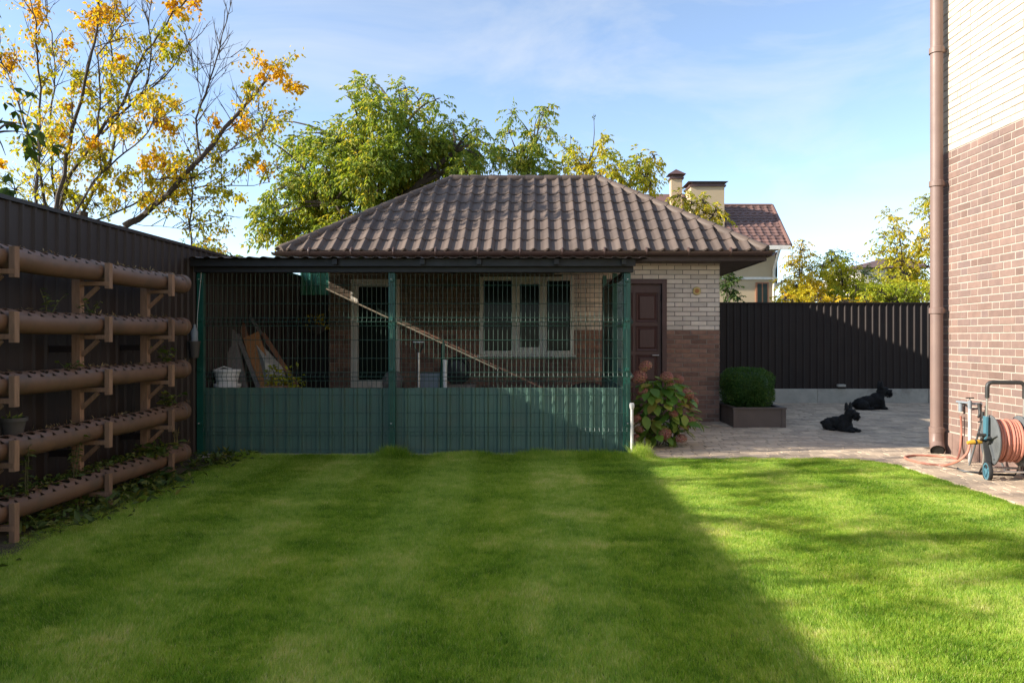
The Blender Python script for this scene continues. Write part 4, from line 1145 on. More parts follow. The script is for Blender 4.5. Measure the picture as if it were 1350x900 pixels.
t = thing('cart_wheel', 'dark spare wheel propped inside the enclosure right of the pale post', 'wheel', (q.x, 9.8, q.z-.19))
mb = MB(); n = 24
for i in range(n):
    for k in range(8):
        a_, b2 = 2*math.pi*i/n, 2*math.pi*k/8; r_ = .15+.035*math.cos(b2); mb.v.append((q.x+r_*math.cos(a_), 9.8+.035*math.sin(b2), q.z+r_*math.sin(a_)))
for i in range(n):
    for k in range(8): mb.f.append((i*8+k, ((i+1)%n)*8+k, ((i+1)%n)*8+(k+1)%8, i*8+(k+1)%8))
mb.build('tyre', M['rubber'], t, smooth=True)
MB().lathe((q.x, 9.78, q.z), [(.125,0),(.125,.03),(.04,.05),(.04,0.06)], 18, (0,-1,0)).build('hub', M['steel_dark'], t, smooth=True)
MB().box((q.x-.25, 9.6, -0.04), (q.x+.25, 10.0, q.z-.175)).build('stand', M['board_grey'], t)
pl = lambda x: Vector((x, 11.50 + .03 * (x + 3.1), 2.333 - .47 * (x + 3.74)))
tag(MB().tube([pl(-3.16), pl(-2.2), pl(-1.3), pl(-.585)], [.017, .014, .012, .011], 10).build('wooden_pole', M['pole_wood'], None, smooth=True), 'long pale wooden pole propped diagonally across the back wall of the enclosure', 'pole')
e_ = pl(-.6)
tag(MB().tube([e_ + Vector((-.05, 0, .01)), e_ + Vector((0, 0, -.022)), e_ + Vector((.05, 0, .02)), e_ + Vector((.02, 0, -.1)), (e_.x + .02, e_.y, -0.04)], .009, 6).build('bent_rod', M['alu'], None, smooth=True), 'bent pale rod holding up the lower end of the diagonal pole', 'rod')
t = thing('storage_crate', 'low dark crate of oddments in the right corner of the enclosure', 'crate', (0.72, 9.9, 0))
for z_ in (.02,.22,.42): MB().box((.35,9.6,z_),(1.0,9.63,z_+.15)).build('slat', M['board_grey'], t)
for z_ in (.02,.22,.42): MB().box((.35,10.2,z_),(1.0,10.23,z_+.15)).build('slat', M['board_grey'], t)
for x_ in (.32,.97): MB().box((x_,9.6,-.035),(x_+.03,10.23,.58)).build('end_board', M['board_grey'], t)
tag(MB().ball((.68,9.9,.62),(.24,.2,.12),14,8).build('dark_bag', M['pot_dark'], None, smooth=True), 'dark bag lying on the low crate inside the enclosure', 'bag')
fl = MB().add([(FX+.05,CAN_Y+.10,-.035),(CX1,CAN_Y+.10,-.035),(CX1,SY,-.035),(FX+.05,SY,-.035)],[(0,1,2,3)]).build('enclosure_ground', M['soil']); tag(fl, kind='structure')

# ================================================================== HYDRANGEA
hb = Vector((1.55, 9.15, 0.0))
t = thing('hydrangea_bush', 'hydrangea bush with faded pink flower heads beside the green corner post', 'bush', hb)
leaf_me = []
for vnt in range(3):
    rr = random.Random(vnt); nl = 6; vs_, fs_ = [], []
    for i in range(nl + 1):
        v = i / nl; w_ = 0.5 * 0.62 * math.sin(math.pi * min(1, v * 0.97 + 0.02)) ** 0.75
        zc = -0.25 * v * v
        vs_ += [(-w_, v, zc + 0.16 * w_ + rr.uniform(-.012, .012)), (0, v, zc), (w_, v, zc + 0.16 * w_ + rr.uniform(-.012, .012))]
    for i in range(nl): fs_ += [(3*i, 3*i+1, 3*i+4, 3*i+3), (3*i+1, 3*i+2, 3*i+5, 3*i+4)]
    me = bpy.data.meshes.new('leaf'); me.from_pydata(vs_, [], fs_); me.update(); me.polygons.foreach_set('use_smooth', [True]*len(me.polygons)); me.materials.append(M['leaf_hydrangea']); leaf_me.append(me)
pet = MB(); rr = random.Random(9)
for i in range(70):
    zz = 1 - 2 * (i + .5) / 70 * 0.86; a = i * 2.39996; r_ = math.sqrt(max(0, 1 - zz*zz)); nrm = Vector((r_*math.cos(a), r_*math.sin(a), zz))
    s = nrm.cross(Vector((rr.uniform(-1,1), rr.uniform(-1,1), rr.uniform(-1,1)))).normalized(); u = nrm.cross(s)
    for q in range(4):
        b = q * math.pi/2 + rr.uniform(-.2,.2); d = s*math.cos(b) + u*math.sin(b); e = nrm.cross(d); c = nrm * rr.uniform(.92, 1.05)
        pet.add([c, c + d*.14 + e*.11 + nrm*.03, c + d*.25 + nrm*.01, c + d*.14 - e*.11 + nrm*.03], [(0,1,2,3)])
petm = pet.mesh('flower_head'); petm.materials.append(M['petal'])
heads = [(851,483,9.0,.085),(843,497,8.92,.095),(848,517,8.95,.07),(879,497,9.0,.085),(884,509,9.05,.06),(905,520,9.0,.09),(912,530,9.1,.08),(908,555,8.95,.085),(902,562,9.0,.06),
         (839,552,8.85,.06),(876,572,8.85,.085),(898,578,8.95,.07),(842,566,8.85,.055),(838,577,8.85,.06),(866,520,9.4,.07),(895,500,9.5,.07),(888,545,8.9,.06)]
mb = MB()
for (x, y, d, r) in heads:
    c = P(x, y, d)
    o = link('flower_head', petm, None, t, c); o.scale = (r*1.0, r*.9, r*.78); o.rotation_euler = (random.uniform(-.4,.4), random.uniform(-.4,.4), random.uniform(0,6))
    b0 = hb + Vector((random.uniform(-.12,.12), random.uniform(-.1,.1), -.02)); mid = b0.lerp(c, .5) + Vector((0,0,.1))
    mb.tube([b0, b0.lerp(mid,.5)+Vector((0,0,.04)), mid, mid.lerp(c,.5)+Vector((0,0,.03)), c], [.008,.007,.006,.005,.004], 6)
mb.build('stem', M['stem_green'], t)
rr = random.Random(4)
cl = [(875,535,9.15,.36,.30,.33), (858,515,9.1,.22,.22,.22), (895,555,9.1,.25,.25,.22), (850,560,8.98,.2,.15,.2), (872,565,9.0,.28,.2,.14)]
for i in range(285):
    x, y, d, ra, rb, rc = cl[rr.randrange(len(cl))] if i > 120 else cl[0]
    a, th = rr.uniform(0, 2*math.pi), math.acos(rr.uniform(-1, 1)); q = rr.uniform(.75, 1.0) if i < 235 else rr.uniform(.3, .75)
    nrm = Vector((math.sin(th)*math.cos(a), math.sin(th)*math.sin(a)*1.0, math.cos(th)))
    c = P(x, y, d) + Vector((nrm.x*ra, nrm.y*rb, nrm.z*rc)) * q
    if c.z < 0.04: c.z = 0.04 + rr.uniform(0, .06)
    L = rr.uniform(.11, .185)
    d_ = (Vector((nrm.x, nrm.y, 0)) * 1.0 + Vector((rr.uniform(-.5,.5), rr.uniform(-.5,.5), rr.uniform(-.7,.35)))).normalized()
    o = link('leaf', leaf_me[i % 3], None, t, c); o.scale = (L, L, L)
    up = (Vector((0,0,1)) + nrm*.6).normalized(); xa = d_.cross(up).normalized(); za = xa.cross(d_)
    o.rotation_euler = Matrix((xa, d_, za)).transposed().to_euler()

# ================================================================== PLANTER WITH BOXWOOD
bx0, bx1, by0, by1 = 2.885, 3.64, 11.0, 12.3
t = thing('planter_box', 'brown rectangular planter box at the corner of the outbuilding', 'planter', ((bx0+bx1)/2, by0, 0))
th = .035
def prism(x0, x1, y0, y1, z0, z1, ch):
    pts = [(x0+ch,y0),(x1-ch,y0),(x1,y0+ch),(x1,y1-ch),(x1-ch,y1),(x0+ch,y1),(x0,y1-ch),(x0,y0+ch)]
    n = 8
    return MB().add([(a,b,z0) for a,b in pts]+[(a,b,z1) for a,b in pts], [tuple(range(n))[::-1], tuple(range(n,2*n))]+[(i,(i+1)%n,n+(i+1)%n,n+i) for i in range(n)])
MB().box((bx0+.012,by0+.012,0.01),(bx1-.012,by0+.047,.285)).build('front_panel', M['planter_brown'], t, bevel=.004)
MB().box((bx0+.012,by1-.047,0.01),(bx1-.012,by1-.012,.285)).build('back_panel', M['planter_brown'], t, bevel=.004)
MB().box((bx0+.012,by0+.048,0.01),(bx0+.047,by1-.048,.285)).build('side_panel', M['planter_brown'], t, bevel=.004)
MB().box((bx1-.047,by0+.048,0.01),(bx1-.012,by1-.048,.285)).build('side_panel', M['planter_brown'], t, bevel=.004)
for (x, y) in ((bx0+.025,by0+.025),(bx1-.025,by0+.025),(bx0+.025,by1-.025),(bx1-.025,by1-.025)):
    MB().box((x-.03,y-.03,0),(x+.03,y+.03,.287)).build('corner_post', M['planter_brown'], t, bevel=.008)
rim = MB(); z0_, z1_ = .286, .31
rim.box((bx0-.012,by0-.012,z0_),(bx1+.012,by0+.06,z1_)); rim.box((bx0-.012,by1-.06,z0_),(bx1+.012,by1+.012,z1_)); rim.box((bx0-.012,by0+.06,z0_),(bx0+.06,by1-.06,z1_)); rim.box((bx1-.06,by0+.06,z0_),(bx1+.012,by1-.06,z1_))
rim.build('rim', M['planter_brown'], t, bevel=.004)
MB().box((bx0+.05,by0+.05,.02),(bx1-.05,by1-.05,.275)).build('soil', M['soil'], t)
bw = thing('boxwood_shrub', 'clipped dark green boxwood growing in the brown planter box', 'shrub', ((bx0+bx1)/2-.03, by0+.55, .28))
bc, br = Vector((3.215, 11.52, .56)), Vector((.335, .46, .285))
def superq(n, k=.94):
    a = rng.normal(size=(n, 3)); a = a / (np.sum(np.abs(a)**4, axis=1) ** .25)[:, None]
    return a
u_ = superq(15000); rad = rng.uniform(.86, 1.04, len(u_))
wob = np.array([1 + .09*noise.noise(Vector((a*2.6, b*2.6, c*2.6))) for a, b, c in u_])
pos = np.array(bc) + u_ * np.array(br) * (rad*wob)[:, None]
dd = u_ * .6 + rng.normal(size=u_.shape) * .7; dd[:, 2] += .45
leaves('foliage', M['leaf_box'], bw, pos, dd, rng.uniform(.018, .034, len(u_)), .55)
n = 500; u_ = superq(n); u_[:, 2] = np.abs(u_[:, 2]); pos = np.array(bc) + u_ * np.array(br) * 1.0
core = MB().ball(bc, br * .93, 20, 12); 
core.v = [tuple(bc + Vector([(abs(q[i]-bc[i])/(br[i]*.93)) ** .62 * (br[i]*.86) * (1 if q[i] > bc[i] else -1) for i in range(3)])) for q in core.v]
core.build('inner_foliage', M['leaf_box'], bw, smooth=True)
mb = MB()
for k in range(5): mb.tube([(bc.x+random.uniform(-.15,.15), bc.y+random.uniform(-.2,.2), .27), (bc.x+random.uniform(-.2,.2), bc.y+random.uniform(-.25,.25), .6)], [.014,.007], 6)
mb.build('stem', M['bark'], bw)

# ================================================================== DOGS
def make_dog(name, label, loc, yaw, scale, raised):
    """Scottish-type terrier lying down: one continuous body grown from overlapping volumes, with ears, beard and furnishings."""
    mb = MB(); r_ = raised
    def e(x, y, z, a, b, c, pitch=0.0):
        mb.ball((x, y, z), (a, b, c), 18, 12, Matrix.Rotation(pitch, 3, 'Y'))
    e(-.20, 0, .105, .125, .115, .105); e(-.06, 0, .125+.25*r_, .18, .108, .11+.2*r_, -.25*r_*4); e(.09, 0, .145+.45*r_, .12, .10, .135+.3*r_, -.35)
    e(.03, 0, .07, .22, .10, .07)
    e(.155, 0, .215+.85*r_, .075, .072, .115, .35); e(.185, 0, .285+r_, .085, .07, .075)
    hx, hz = .205, .315 + r_
    e(hx, 0, hz, .085, .064, .060); e(hx+.085, 0, hz-.022, .075, .043, .040); e(hx+.135, 0, hz-.020, .030, .034, .032)
    e(hx+.115, 0, hz-.062, .055, .036, .05); e(hx+.05, 0, hz+.030, .035, .055, .022)
    for s in (-1, 1):
        mb.tube([(hx-.045, s*.040, hz+.035), (hx-.047, s*.047, hz+.10), (hx-.045, s*.054, hz+.145), (hx-.044, s*.056, hz+.168)], [.040, .033, .019, .005], 10)
        if r_ > .02:
            mb.tube([(.14, s*.065, .20), (.165, s*.068, .10), (.175, s*.068, .03)], [.055, .046, .044], 12)
            e(.205, s*.068, .027, .06, .04, .03)
        else:
            e(.10, s*.085, .09, .08, .045, .085); mb.tube([(.08, s*.085, .045), (.2, s*.08, .036), (.29, s*.07, .030)], [.045, .038, .033], 12); e(.305, s*.07, .028, .04, .036, .028)
        e(-.19, s*.095, .085, .105, .05, .085); e(-.09, s*.125, .03, .085, .032, .03)
    if r_ > .02: mb.tube([(-.27, 0, .13), (-.36, 0, .085), (-.44, 0.01, .05), (-.47, .012, .042)], [.05, .034, .02, .006], 10)
    else: mb.tube([(-.28, 0, .12), (-.345, 0, .115), (-.40, .01, .105), (-.425, .012, .10)], [.05, .036, .022, .008], 10)
    mtx = Matrix.Translation(Vector(loc)) @ Matrix.Rotation(yaw, 4, 'Z') @ Matrix.Scale(scale, 4)
    raw = mb.mesh('body_raw'); tmp = bpy.data.objects.new('body_raw', raw); col.objects.link(tmp)
    rm = tmp.modifiers.new('r', 'REMESH'); rm.mode = 'VOXEL'; rm.voxel_size = .0075
    sm = tmp.modifiers.new('s', 'SMOOTH'); sm.iterations = 4; sm.factor = .5
    dg = bpy.context.evaluated_depsgraph_get(); me = bpy.data.meshes.new_from_object(tmp.evaluated_get(dg)); me.name = 'body'
    bpy.data.objects.remove(tmp)
    n = len(me.vertices); co = np.empty(n*3, np.float32); me.vertices.foreach_get('co', co); co = co.reshape(-1, 3)
    no = np.empty(n*3, np.float32); me.vertex_normals.foreach_get('vector', no); no = no.reshape(-1, 3)
    wob = np.array([noise.noise(Vector((float(a)*38, float(b)*38, float(c)*14))) for a, b, c in co]); co = co + no * (.004 * wob)[:, None]
    co[:, 2] = np.maximum(co[:, 2], 0.001)
    t = thing(name, label, 'dog', loc, 'black terriers on the paving')
    def xf(a): 
        a4 = np.c_[a, np.ones(len(a))] @ np.array(mtx).T; return a4[:, :3] - np.array(loc)
    me.vertices.foreach_set('co', xf(co).astype(np.float32).ravel()); me.polygons.foreach_set('use_smooth', [True]*len(me.polygons)); me.update()
    me.materials.clear()
    link('body', me, M['dog_black'], t)
    # coat: short drooping locks
    k = rng.integers(0, n, 5200); p, nn = co[k], no[k]
    ok = p[:, 2] > .012; p, nn = p[ok], nn[ok]
    d = nn * .55 + np.array([-.35, 0, -.75]) + rng.normal(size=p.shape) * .18
    head = p[:, 0] > hx - .02
    earz = p[:, 2] > hz + .06; L = np.where(head, .016, .02) * rng.uniform(.6, 1.2, len(p)); L = np.where(earz, .008, L)
    L = np.where((p[:, 0] > hx + .04) & (p[:, 2] < hz - .03), .04, L)
    L = np.minimum(L, np.maximum(p[:, 2] * .8, .006))
    V, Fc = leaf_arrays(p.astype(float), d, L, .28, tw=.8); V[:, 2] = np.maximum(V[:, 2], .0)
    tag(link('coat', np_mesh('coat', xf(V), Fc), M['dog_black'], t), kind='stuff')
    for s in (-1, 1):
        ev = MB().ball((hx+.062, s*.034, hz+.012), .009, 10, 6); ev.v = [tuple(mtx @ Vector(q)) for q in ev.v]; ev.build('eye', M['dog_eye'], t, smooth=True)
    ns = MB().ball((hx+.163, 0, hz-.006), (.013, .016, .012), 10, 6); ns.v = [tuple(mtx @ Vector(q)) for q in ns.v]; ns.build('nose', M['dog_eye'], t, smooth=True)
    return t
q = ground_y(569.5)
make_dog('terrier_dog', 'black terrier with pricked ears lying on the open paving facing sideways to the lawn', ((1109-VX)*q/F, q+.03, 0.018), R(-60), .82, 0.02)
q = ground_y(541)
make_dog('terrier_dog', 'black terrier propped on its forelegs by the concrete plinth, head in profile', ((1149-VX)*q/F, q, 0.018), R(3), 1.02, 0.035)

# ================================================================== HOSE REEL, TAP AND HOSE
def cyl_x(mb, c, r, x0, x1, n=24):
    return mb.lathe((x0, c[1], c[2]), [(r, 0), (r, x1 - x0)], n, (1, 0, 0))
HX0, HX1, HYc = 4.16, 4.47, 6.95
t = thing('hose_reel_cart', 'wheeled garden hose reel cart with grey drum by the brick wall', 'hose reel', ((HX0+HX1)/2, HYc, 0))
zc, yc = .37, HYc + .02
for x in (HX0 + .0, HX1):
    MB().tube([(x, HYc+.10, .10), (x, HYc+.02, .45), (x, HYc-.0, .80)], .011, 10).build('frame_leg', M['alu'], t, smooth=True)
hd = MB(); x0_, x1_ = HX0, HX1; yh = HYc - .0
arc = [(x0_, yh, .76), (x0_, yh-.003, .86)] + [(x0_+.04-.04*math.cos(a), yh-.004, .865+.04*math.sin(a)) for a in (R(30), R(60), R(90))] + [(x1_-.04+.04*math.sin(a), yh-.004, .865+.04*math.cos(a)) for a in (0, R(30), R(60))] + [(x1_, yh-.003, .86), (x1_, yh, .76)]
hd.tube(arc, .019, 12).build('handle_grip', M['reel_dark'], t, smooth=True)
for x, sd in ((HX0 + .035, -1), (HX1 - .035, 1)):
    dm = MB().lathe((x, yc, zc), [(.02, -.004), (.10, -.004), (.225, -.009), (.232, -.004), (.232, .006), (.225, .008), (.02, .006)], 32, (1, 0, 0)).build('drum_disc', M['reel_grey'], t, smooth=True)
    for k in range(5):
        a = k * 2*math.pi/5 + .3
        MB().bar((x + sd*.012, yc+.05*math.cos(a), zc+.05*math.sin(a)), (x + sd*.012, yc+.20*math.cos(a), zc+.20*math.sin(a)), .012, .022, up=(1, 0, 0)).build('rib', M['reel_grey'], dm)
    MB().lathe((x, yc, zc), [(.045, sd*-.01), (.045, sd*.03), (.025, sd*.04)], 16, (1, 0, 0)).build('hub', M['reel_dark'], dm, smooth=True)
cyl_x(MB(), (0, yc, zc), .08, HX0+.04, HX1-.04).build('drum_core', M['reel_dark'], t, smooth=True)
# blue side brackets and crank
for x, sd in ((HX0 - .004, -1), (HX1 + .004, 1)):
    MB().add([(x-.012, yc-.035, zc+.22), (x+.012, yc-.035, zc+.22), (x+.012, yc+.04, zc+.22), (x-.012, yc+.04, zc+.22), (x-.012, yc-.02, zc), (x+.012, yc-.02, zc), (x+.012, yc+.03, zc), (x-.012, yc+.03, zc)],
             [(0,1,2,3),(7,6,5,4),(4,5,1,0),(5,6,2,1),(6,7,3,2),(7,4,0,3)]).build('side_bracket', M['reel_blue'], t, bevel=.006)
    MB().bar((x, yc+.01, zc), (x, HYc-.06, .12), .02, .05, up=(1, 0, 0)).build('side_strut', M['reel_dark'], t, bevel=.004)
ck = MB().tube([(HX0-.02, yc, zc), (HX0-.045, yc, zc), (HX0-.047, yc-.09, zc+.05), (HX0-.047, yc-.11, zc+.06)], .011, 8).build('crank', M['reel_dark'], t, smooth=True)
MB().tube([(HX0-.045, yc-.11, zc+.06), (HX0-.115, yc-.11, zc+.06)], .014, 10).build('crank_knob', M['reel_dark'], ck, smooth=True)
for x in (HX0 - .03, HX1 + .005):
    w_ = MB()
    wy, wz, wr = HYc-.06, .10, .095
    n = 28
    tyre = MB()
    for i in range(n):
        for k in range(8):
            a_, b2 = 2*math.pi*i/n, 2*math.pi*k/8; r_ = wr - .012 + .012*math.cos(b2); tyre.v.append((x+.012+.018*math.sin(b2), wy+r_*math.cos(a_), wz-.004+r_*math.sin(a_)))
    for i in range(n):
        for k in range(8): tyre.f.append((i*8+k, i*8+(k+1)%8, ((i+1)%n)*8+(k+1)%8, ((i+1)%n)*8+k))
    wheel = tyre.build('wheel', M['rubber'], t, smooth=True)
    rm = MB(); n = 24
    for r0, r1 in ((.062, .08), (.0, .024)):
        vs_ = []
        for xx in (x-.002, x+.026):
            for r_ in (r0, r1): vs_ += [(xx, wy+r_*math.cos(2*math.pi*i/n), wz-.004+r_*math.sin(2*math.pi*i/n)) for i in range(n)]
        fs_ = []
        for i in range(n):
            j = (i+1) % n
            fs_ += [(i, j, n+j, n+i), (2*n+j, 2*n+i, 3*n+i, 3*n+j), (n+i, n+j, 3*n+j, 3*n+i), (j, i, 2*n+i, 2*n+j)]
        rm.add(vs_, fs_)
    rm.build('rim', M['reel_blue'], wheel, smooth=False)
    for k in range(6):
        a = 2*math.pi*k/6 + .2
        MB().bar((x+.012, wy+.02*math.cos(a), wz-.004+.02*math.sin(a)), (x+.012, wy+.066*math.cos(a), wz-.004+.066*math.sin(a)), .018, .016, up=(1, 0, 0)).build('spoke', M['reel_blue'], wheel)
MB().tube([(HX0-.02, HYc-.06, .096), (HX1+.02, HYc-.06, .096)], .010, 10).build('axle', M['alu'], t, smooth=True)
MB().tube([(HX0-.0, HYc+.11, .105), (HX1, HYc+.11, .105)], .011, 10).build('crossbar', M['alu'], t, smooth=True)
MB().tube([(HX0, HYc+.10, .12), (HX0, HYc+.20, .03), (HX1, HYc+.20, .03), (HX1, HYc+.10, .12)], .010, 8).build('stand_foot', M['steel_dark'], t, smooth=True)
reel_t = t
# hose wound on the drum and running over the paving
coil = []; rr = random.Random(6)
for lay in range(4):
    turns = 8; r0 = .105 + lay * .026
    for i in range(turns * 22):
        f_ = i / (turns * 22); f2 = f_ if lay % 2 == 0 else 1 - f_
        a = 2*math.pi * i / 22
        rr_ = r0 + .006 * math.sin(a * .37 + lay) + (.012 if lay == 3 else 0) * math.sin(i*.11)
        coil.append((HX0 + .06 + (HX1 - HX0 - .12) * f2, yc + rr_ * math.cos(a), zc + rr_ * math.sin(a)))
th_ = MB().tube(coil, .0125, 7)
hose = tag(th_.build('garden_hose', M['hose'], None, smooth=True, loc=reel_t.location), 'orange-pink garden hose wound on the reel cart', 'hose')
for o_ in (hose, reel_t): o_.rotation_euler.z = R(-11)
def spline(pts, n=10):
    pts = [Vector(p) for p in pts]; out = []
    for i in range(len(pts) - 1):
        p0, p1, p2, p3 = pts[max(i-1, 0)], pts[i], pts[i+1], pts[min(i+2, len(pts)-1)]
        for k in range(n):
            s = k / n
            out.append(0.5 * ((2*p1) + (p2-p0)*s + (2*p0-5*p1+4*p2-p3)*s*s + (3*p1-p0-3*p2+p3)*s**3))
    return out + [pts[-1]]
def on_g(px, py, z=.032): 
    y = (CAM_H - z) * F / (py - VY); return Vector(((px - VX) * y / F, y, z))
conn = Vector((4.06, 7.04, .345))
loop = spline([conn + Vector((-.02, 0, 0)), P(1275, 597, 7.05), P(1262, 608, 7.12), on_g(1244, 613), on_g(1222, 611), on_g(1200, 606), on_g(1193, 602), on_g(1206, 600), on_g(1232, 600.5), on_g(1252, 602.5), on_g(1262, 604)] + [P(1266, 590, 8.2), P(1267.5, 565, 8.2), P(1266.5, 548, 8.2)], 12)
sup = tag(MB().tube(loop, .0115, 8).build('garden_hose', M['hose'], None, smooth=True), 'orange-pink supply hose looping over the paving from tap to reel', 'hose')
cn = MB().tube([conn + Vector((-.045, .003, -.006)), conn + Vector((-.01, 0, 0)), conn + Vector((.05, -.005, .004)), conn + Vector((.10, -.01, .006))], [.014, .021, .021, .016], 12)
cnp = tag(cn.build('hose_connector', M['brass_yellow'], None, smooth=True), 'yellow hose connector on the side of the reel cart', 'connector')
MB().tube([conn + Vector((.02, -.003, .001)), conn + Vector((.036, -.004, .002))], .0235, 12).build('collar', M['reel_dark'], cnp, smooth=True)
sx, sy = 4.52, 7.88
t = thing('garden_tap', 'white standpipe with a small grey tap beside the brick wall', 'tap', (sx, sy, 0))
MB().tube([(sx, sy, 0.0), (sx, sy, .60)], .016, 10).build('standpipe', M['white_pvc'], t, smooth=True)
MB().tube([(sx, sy, .58), (sx, sy, .66)], .02, 10).build('tap_body', M['bin_grey'], t, smooth=True)
sp = P(1266.5, 546, 8.2)
MB().tube([(sx+.02, sy, .635), (sx-.05, sy+.15, .64), (sp.x, sp.y, .62)], .012, 10).build('spout', M['bin_grey'], t, smooth=True)
MB().tube([(sp.x, sp.y, .63), (sp.x, sp.y, .52)], .022, 12).build('spout_coupling', M['bin_grey'], t, smooth=True)
MB().tube([(sx, sy, .66), (sx, sy, .685)], .008, 8).build('valve_stem', M['alu'], t); MB().bar((sx-.04, sy, .69), (sx+.04, sy, .69), .016, .012).build('lever', M['reel_dark'], t)
MB().bar((sx+.01, sy, .63), (HOUSE_X, sy, .63), .02, .02).build('wall_bracket', M['bin_grey'], t)
MB().tube([(sx+.05, sy-.08, .64), (sx+.06, sy-.08, .54), (sx+.03, sy-.10, .50)], [.02,.017,.012], 10).build('timer_head', M['reel_dark'], t, smooth=True)
t = thing('sprinkler_stand', 'folded grey metal sprinkler tripod between tap and hose reel', 'sprinkler', (4.45, 7.5, 0))
hd_ = Vector((4.46, 7.55, .52))
for (fx, fy) in ((4.36, 7.32), (4.58, 7.38), (4.42, 7.72)): MB().tube([hd_, (fx, fy, 0.01)], .010, 8).build('leg', M['reel_grey'], t, smooth=True)
MB().tube([hd_ - Vector((0,0,.03)), hd_ + Vector((0,0,.06))], .014, 10).build('head', M['reel_dark'], t, smooth=True)
for z_ in (.40, .48): MB().tube([(4.40, 7.53, z_), (4.58, 7.40, z_+.02)], .008, 8).build('arm', M['reel_dark'], t, smooth=True)
tag(MB().tube(spline([on_g(1262, 617), on_g(1272, 621), on_g(1295, 622), on_g(1303, 619), (4.3, 7.3, .03)], 8), .009, 8).build('rubber_hose', M['reel_grey'], None, smooth=True), 'short dark grey hose lying on the paving below the tap', 'hose')

# ================================================================== TREES
def curve_pts(a, b, bend, n=5, rr=random):
    a, b = Vector(a), Vector(b); out = []
    side = Vector((rr.uniform(-1, 1), rr.uniform(-1, 1), rr.uniform(-.3, .6))) * bend * (b - a).length
    for i in range(n + 1):
        s = i / n; out.append(a.lerp(b, s) + side * (4 * s * (1 - s)) * .5 + Vector((0, 0, 0.10 * (b-a).length * math.sin(math.pi*s))))
    return out

def compound(pos, d, L, n_pair, leaflet, ratio, spread=1.0):
    """Pinnate leaves: positions and directions of their leaflets."""
    pos, d = np.asarray(pos, float), unit(np.asarray(d, float)); n = len(pos)
    side = unit(np.cross(d, np.array([0, 0, 1.0]) + rng.normal(size=(n, 3)) * .25))
    P_, D_, S_ = [], [], []
    for k in range(n_pair):
        s = (k + 1) / n_pair
        base = pos + d * (L[:, None] * s) + np.array([0, 0, -1.0]) * (L[:, None] * .28 * s * s)
        for sg in (-1, 1):
            P_.append(base); D_.append(d * .55 + side * sg * .8 * spread + np.array([0, 0, -.55]) + rng.normal(size=(n, 3)) * .22); S_.append(leaflet * rng.uniform(.7, 1.1, n) * (.75 + .25*s))
    P_.append(pos + d * (L[:, None]) + np.array([0, 0, -.28]) * L[:, None]); D_.append(d * .8 + np.array([0, 0, -.6]) + rng.normal(size=(n, 3)) * .15); S_.append(leaflet * rng.uniform(.9, 1.25, n))
    return np.concatenate(P_), np.concatenate(D_), np.concatenate(S_)

def clump_tree(name, label, base, forks, clumps, leaf, material, bark, per_m3=55, n_pair=4, ratio=.42, L=.26, seed=1, trunk_r=.12, group=None, cat='tree', pin=True, twig_n=8, down=.35, shell=.45):
    """clumps: (centre, radii). Limbs run from the forks to the clumps; each clump is filled with leafy twigs."""
    rr = random.Random(seed); base = Vector(base)
    t = thing(name, label, cat, base, group)
    wood = MB(); f0 = Vector(forks[0])
    wood.tube(curve_pts(base - Vector((0, 0, .06)), f0, .06, 5, rr), [trunk_r * (1.15 - .35 * i / 5) for i in range(6)], 10)
    for f in forks[1:]:
        wood.tube(curve_pts(f0, f, .10, 5, rr), [trunk_r * (.55 - .25 * i / 5) for i in range(6)], 8)
    LP, LD, LL = [], [], []
    for (c, rad) in clumps:
        c = Vector(c); rad = Vector(rad) if hasattr(rad, '__len__') else Vector((rad, rad, rad))
        f = min(forks, key=lambda q: (Vector(q) - c).length + (5 if Vector(q).z > c.z + .6 else 0))
        wood.tube(curve_pts(f, c, .14, 6, rr), [max(.006, trunk_r * (.26 - .04 * i)) for i in range(7)], 6)
        vol = rad.x * rad.y * rad.z * 4.19
        nl = max(10, int(per_m3 * vol))
        for k in range(twig_n):
            v = Vector((rr.gauss(0, 1), rr.gauss(0, 1), rr.gauss(.25, 1))).normalized(); e = c + Vector((v.x*rad.x, v.y*rad.y, v.z*rad.z)) * rr.uniform(.75, 1.05)
            wood.tube(curve_pts(c, e, .18, 3, rr), [.012, .009, .006, .003], 4)
            m = max(2, int(nl / twig_n))
            for q in range(m):
                s = rr.uniform(.25, 1.05) if q % 3 else rr.uniform(.8, 1.1)
                p = c.lerp(e, s) + Vector((rr.gauss(0, 1)*rad.x, rr.gauss(0, 1)*rad.y, rr.gauss(0, 1)*rad.z)) * .20 * shell * 2
                LP.append(p); o = (p - c); o = o.normalized() if o.length > .01 else v
                LD.append(o * .8 + Vector((rr.gauss(0, .5), rr.gauss(0, .5), rr.gauss(0, .35) - down))); LL.append(L * rr.uniform(.65, 1.2))
    wood.build('trunk', M[bark], t, smooth=True)
    LP, LD, LL = np.array(LP), np.array(LD), np.array(LL)
    if pin: p, d, s = compound(LP, LD, LL, n_pair, leaf, ratio)
    else: p, d, s = LP, LD, LL
    leaves('crown', M[material], t, p, d, s, ratio, droop=.2)
    return t

def clumps_px(lst, y, jit, seed, dr=1.0):
    rr = random.Random(seed); out = []
    for q in lst:
        px, py, r = q[:3]; r *= 1.12; d = y + rr.uniform(-jit, jit); c = P(px, py, d); rm = r * d / F
        out.append((c, (rm, rm * dr, rm * .92)))
    return out

